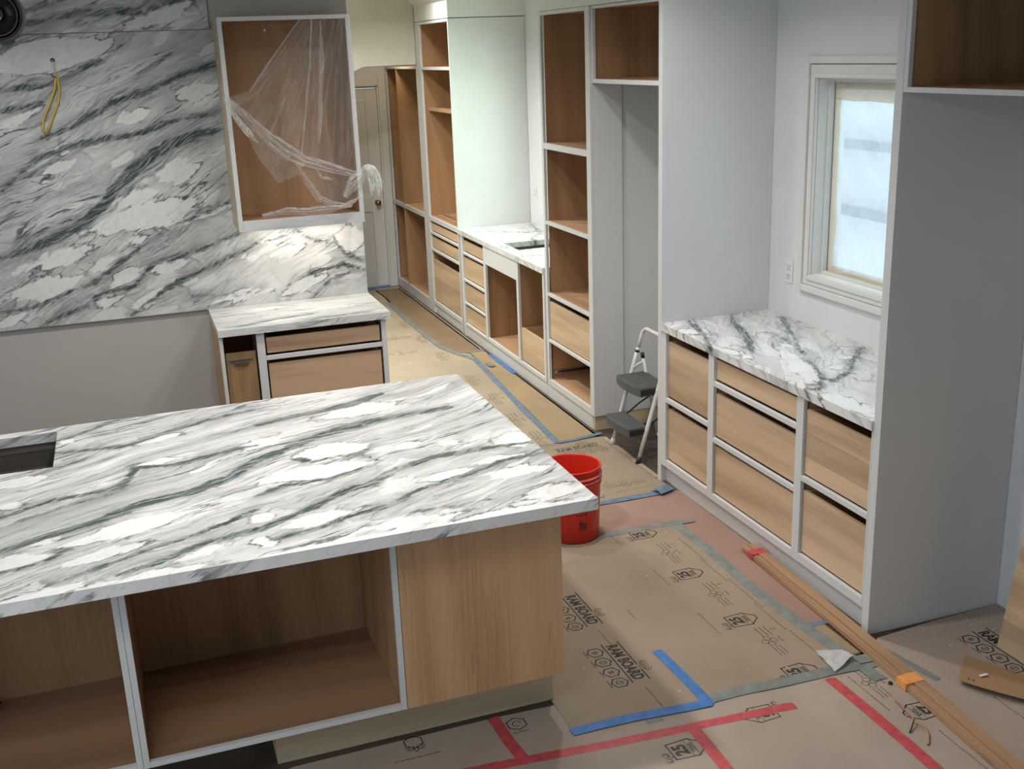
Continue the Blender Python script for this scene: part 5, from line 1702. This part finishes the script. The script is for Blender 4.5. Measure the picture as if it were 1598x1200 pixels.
def scrap(u, v):
    c = [(0.995, 0.165), (1.108, 0.150), (1.105, 0.070), (0.990, 0.020)]
    a = Vector((*c[0], 0)).lerp(Vector((*c[1], 0)), u)
    b = Vector((*c[3], 0)).lerp(Vector((*c[2], 0)), u)
    p = b.lerp(a, v)
    d = noisy((p.x, p.y, 0), 22, 0.012, 6)
    return (p.x + d[0] * 0.6, p.y + d[1] * 0.6, 0.010 + abs(d[2]) + 0.018 * (1 - v) * u + 0.010 * v * (1 - u))


bm = sheet(scrap, 10, 10)
bmesh.ops.solidify(bm, geom=list(bm.faces), thickness=0.0004)
o = link('paper_scrap', bm, M['white_paper'])
tag(recenter(o), 'crumpled white paper scrap lying on the grey tape corner', 'paper')
o = link('bent_wire', tube([(1.075, -0.225, 0.010), (1.066, -0.30, 0.012), (1.052, -0.350, 0.020), (1.040, -0.372, 0.022), (1.060, -0.405, 0.016), (1.045, -0.44, 0.010), (1.018, -0.475, 0.007), (1.008, -0.48, 0.007)], [0.003, 0.003, 0.0028, 0.003, 0.0035, 0.0035, 0.0035, 0.004], 8), M['plank'], smooth=True)
tag(recenter(o), 'thin bent brown twig of wire near the lower right red tape', 'wire')
o = link('steel_nail', tube([(1.045, -0.365, 0.024), (1.020, -0.385, 0.014), (0.998, -0.402, 0.007)], [0.0028, 0.0028, 0.003], 8), M['black'], smooth=True)
tag(recenter(o), 'short dark nail propped against the bent wire', 'nail')
bmn = bmesh.new()
add_lathe(bmn, [(0, 0.0056), (0.009, 0.0056), (0.007, 0.012), (0, 0.013)], (1.135, -0.12), 10)
o = link('rubber_plug', bmn, M['black'])
tag(recenter(o), 'tiny black plug beside the orange taped moulding', 'plug')
o = link('cable_loop', tube([(-2.10, 0.70, 0.214), (-2.03, 0.715, 0.226), (-1.985, 0.70, 0.222), (-2.00, 0.66, 0.212), (-2.06, 0.62, 0.210), (-2.14, 0.60, 0.210)], 0.0035, 8), M['black'], smooth=True)
tag(recenter(o), 'dark cable loop lying in the left island bay', 'cable')

# specks of plaster and paint flakes
rs = random.Random(12)
bm = bmesh.new()
spots = []
for k in range(34):
    spots.append((rs.uniform(0.0, 1.0), rs.uniform(0.1, 1.5), 0.0056))
for k in range(70):
    spots.append((rs.uniform(0.55, 0.97), rs.uniform(3.2, 7.2), 0.0038))
for k in range(26):
    spots.append((rs.uniform(-0.5, 1.1), rs.uniform(-0.7, 0.0), 0.0040))
for k in range(20):
    spots.append((rs.uniform(0.4, 1.25), rs.uniform(1.55, 1.88), 0.0022))
for k in range(25):
    spots.append((rs.uniform(1.27, 1.80), rs.uniform(-0.02, 0.15), 0.0056))
for x, y, z in spots:
    s = rs.choice((0.0012, 0.0016, 0.0016, 0.003)) * (2.6 if y > 3 else 1)
    a = rs.uniform(0, 6.3)
    pts = [(x + s * (1 + rs.random()) * math.cos(a + j * 1.57), y + s * (0.6 + rs.random()) * math.sin(a + j * 1.57)) for j in range(4)]
    add_prism(bm, pts, z, z + 0.0015)
o = link('plaster_flakes', bm, M['white_plastic'])
o['kind'] = 'stuff'
tag(recenter(o), 'scattered white plaster flakes over the floor boards', 'debris')

# ------------------------------------------------------------------ step stool
st = thing('step_stool', (1.42, 2.52, 0), 'folding white two-step stool with grey treads, standing beside the tall panel', 'step stool')
Ya, Yb = 2.70, 2.343
WM = M['white_metal']


def fx(z):
    return 1.276 + 0.300 * z


for y in (Ya, Yb):
    lg = link('front_leg', tube([(fx(0.030), y, 0.030), (fx(0.25), y, 0.25), (fx(0.50), y, 0.50), (fx(0.60), y, 0.60)], 0.0125, 14), WM, st, smooth=True)
    link('foot_cap', tube([(fx(0.006), y, 0.0045), (fx(0.045), y, 0.045)], 0.0150, 14), M['black'] if y == Yb else WM, lg, smooth=True)
    link('joint_ring', tube([(fx(0.572), y, 0.572), (fx(0.586), y, 0.586)], 0.0142, 14), M['black'], lg, smooth=True)
ctr = []
s = Vector((0.287, 0, 0.958))
pa = Vector((fx(0.60), Ya, 0.60))
ctr.append(pa)
ctr.append(pa + s * 0.075)
c0 = pa + s * 0.075
ctr += arc(c0 + Vector((0, -0.05, 0)), 0.05, 0, math.pi / 2, 7, ((0, 1, 0), (0.287, 0, 0.958)))[1:]
pb = Vector((fx(0.60), Yb, 0.60))
c1 = pb + s * 0.075 + Vector((0, 0.05, 0))
ctr += arc(c1, 0.05, math.pi / 2, math.pi, 7, ((0, 1, 0), (0.287, 0, 0.958)))
ctr.append(pb)
link('handle', tube(ctr, 0.0115, 14), WM, st, smooth=True)


def rx(z):
    return 1.578 - 0.200 * z


for y in (2.662, 2.381):
    lg = link('rear_leg', tube([(rx(0.05), y, 0.05), (rx(0.3), y, 0.3), (rx(0.545), y, 0.545)], 0.0105, 12), WM, st, smooth=True)
    link('end_cap', tube([(rx(0.545), y, 0.545), (rx(0.575), y, 0.575)], 0.0120, 12), M['black'], lg, smooth=True)
    link('hinge_arm', tube([(fx(0.48), y + (0.022 if y > 2.5 else -0.022), 0.48), (1.44, y, 0.510), (rx(0.52), y, 0.52)], 0.0065, 8), WM, st, smooth=True)
lp_ = [(rx(0.05), 2.662, 0.05)] + [(rx(0.016) + 0.002, 2.662 - 0.03, 0.016), (rx(0.012), 2.52, 0.0115), (rx(0.016) + 0.002, 2.381 + 0.03, 0.016), (rx(0.05), 2.381, 0.05)]
link('rear_foot_bar', tube(lp_, 0.0105, 12), WM, st, smooth=True)


def tread(name, x0, x1, zt, th):
    y0, y1 = Yb + 0.016, Ya - 0.016
    bm = bmesh.new()
    n = 12
    poly = []
    for i in range(n + 1):
        u = i / n
        poly.append((x0 - 0.022 * math.sin(math.pi * u) ** 0.7, y0 + (y1 - y0) * u))
    poly += [(x1, y1), (x1, y0)]
    add_prism(bm, poly, zt - th, zt)
    t = link(name, bm, M['grey_plastic'], st)
    bm = bmesh.new()
    k = 0
    x = x0 + 0.008
    while x < x1 - 0.01:
        add_box(bm, x, x + 0.006, y0 + 0.012, y1 - 0.012, zt + 0.0002, zt + 0.0025)
        x += 0.013
    link('tread_ribs', bm, M['grey_plastic'], t)
    for y in (y0 - 0.004, y1 + 0.001):
        link('end_cover', box(x0, x1, y, y + 0.003, zt - th * 0.8, zt - th * 0.2), M['black'], t)
    return t


tread('step', 1.305, 1.490, 0.452, 0.050)
tread('step', 1.232, 1.350, 0.216, 0.050)
for y in (Ya, Yb):
    for z in (0.20, 0.43):
        bm = lathe([(0, 0), (0.006, 0), (0.005, 0.004), (0, 0.005)], (0, 0), 10)
        bm.transform(Matrix.Translation((fx(z) - 0.012, y, z)) @ Matrix.Rotation(math.radians(-90), 4, 'Y'))
        link('rivet', bm, M['steel'], st)
for y in (2.662, 2.381):
    link('side_link', tube([(1.34, y, 0.192), (1.44, y, 0.26), (rx(0.30), y, 0.30)], 0.005, 8), M['black'], st, smooth=True)

# ------------------------------------------------------------------ red bucket
bc = (0.560, 1.603)
z0 = 0.0065
bk = thing('bucket', (bc[0], bc[1], z0), 'red plastic bucket with scuffed rim, standing behind the island corner', 'bucket')
outer = [(0.0, z0), (0.124, z0), (0.130, z0 + 0.006), (0.137, z0 + 0.20), (0.1405, z0 + 0.295), (0.1405, z0 + 0.366), (0.146, z0 + 0.370), (0.1455, z0 + 0.376), (0.139, z0 + 0.377), (0.1365, z0 + 0.370), (0.133, z0 + 0.20), (0.126, z0 + 0.010), (0.0, z0 + 0.008)]
link('shell', lathe(outer, bc, 64), M['red_plastic'], bk, smooth=True)
for k, (zz, r) in enumerate(((0.290, 0.1455), (0.312, 0.1480), (0.334, 0.1490))):
    h = 0.005 if k else 0.008
    link('rim_band', lathe([(0.1408, z0 + zz - h), (r, z0 + zz - h * 0.7), (r + 0.0008, z0 + zz), (r, z0 + zz + h * 0.7), (0.1408, z0 + zz + h)], bc, 64), M['bucket_scuff'] if k else M['red_plastic'], bk, smooth=True, label='pale scuffed rim band' if k else None)
for s_ in (-1, 1):
    bm = lathe([(0, 0), (0.016, 0), (0.014, 0.008), (0.006, 0.010), (0, 0.010)], (0, 0), 16)
    ang = math.radians(80)
    ax = Vector((math.cos(ang) * s_, math.sin(ang) * s_, 0))
    bm.transform(Matrix.Translation((bc[0] + ax.x * 0.1475, bc[1] + ax.y * 0.1475, z0 + 0.312)) @ ax.to_track_quat('Z', 'Y').to_matrix().to_4x4())
    link('handle_boss', bm, M['red_plastic'], bk, smooth=True)
hp = [Vector((bc[0] + math.cos(math.radians(80)) * 0.153 * math.cos(a) + math.sin(math.radians(80)) * 0.156 * math.sin(a), bc[1] + math.sin(math.radians(80)) * 0.153 * math.cos(a) - math.cos(math.radians(80)) * 0.156 * math.sin(a), z0 + 0.312 - 0.115 * math.sin(a))) for a in [math.pi * i / 24 for i in range(25)]]
link('handle', tube(hp, 0.0028, 8), M['steel'], bk, smooth=True)
# the black lettering down its side, too worn and small to read
bm = bmesh.new()
rs = random.Random(31)


def on_bucket(a, z):
    r = 0.130 + (z - z0) * 0.0353 + 0.0012
    return (bc[0] + r * math.cos(a), bc[1] + r * math.sin(a), z)


def patch(a0, a1, za, zb_):
    n = max(1, int(abs(a1 - a0) / 0.06))
    for i in range(n):
        b0, b1 = a0 + (a1 - a0) * i / n, a0 + (a1 - a0) * (i + 1) / n
        bm.faces.new([bm.verts.new(on_bucket(*q)) for q in ((b0, za), (b1, za), (b1, zb_), (b0, zb_))])


A0 = math.radians(-93)
for z_a, z_b in ((0.222, 0.240), (0.150, 0.162), (0.168, 0.176), (0.182, 0.194), (0.200, 0.212)):
    a = A0 - 0.20 + rs.uniform(-0.03, 0.03)
    while a < A0 + 0.20:
        w = rs.uniform(0.03, 0.12)
        patch(a, a + w, z0 + z_a + rs.uniform(0, 0.003), z0 + z_b - rs.uniform(0, 0.005))
        a += w + rs.uniform(0.012, 0.04)
for col_ in range(4):
    a = A0 - 0.10 + col_ * 0.075
    z = z0 + 0.072
    while z < z0 + 0.112:
        h = rs.uniform(0.006, 0.014)
        patch(a, a + 0.05, z, z + h)
        z += h + 0.003
link('printed_lettering', bm, M['ink'], bk)
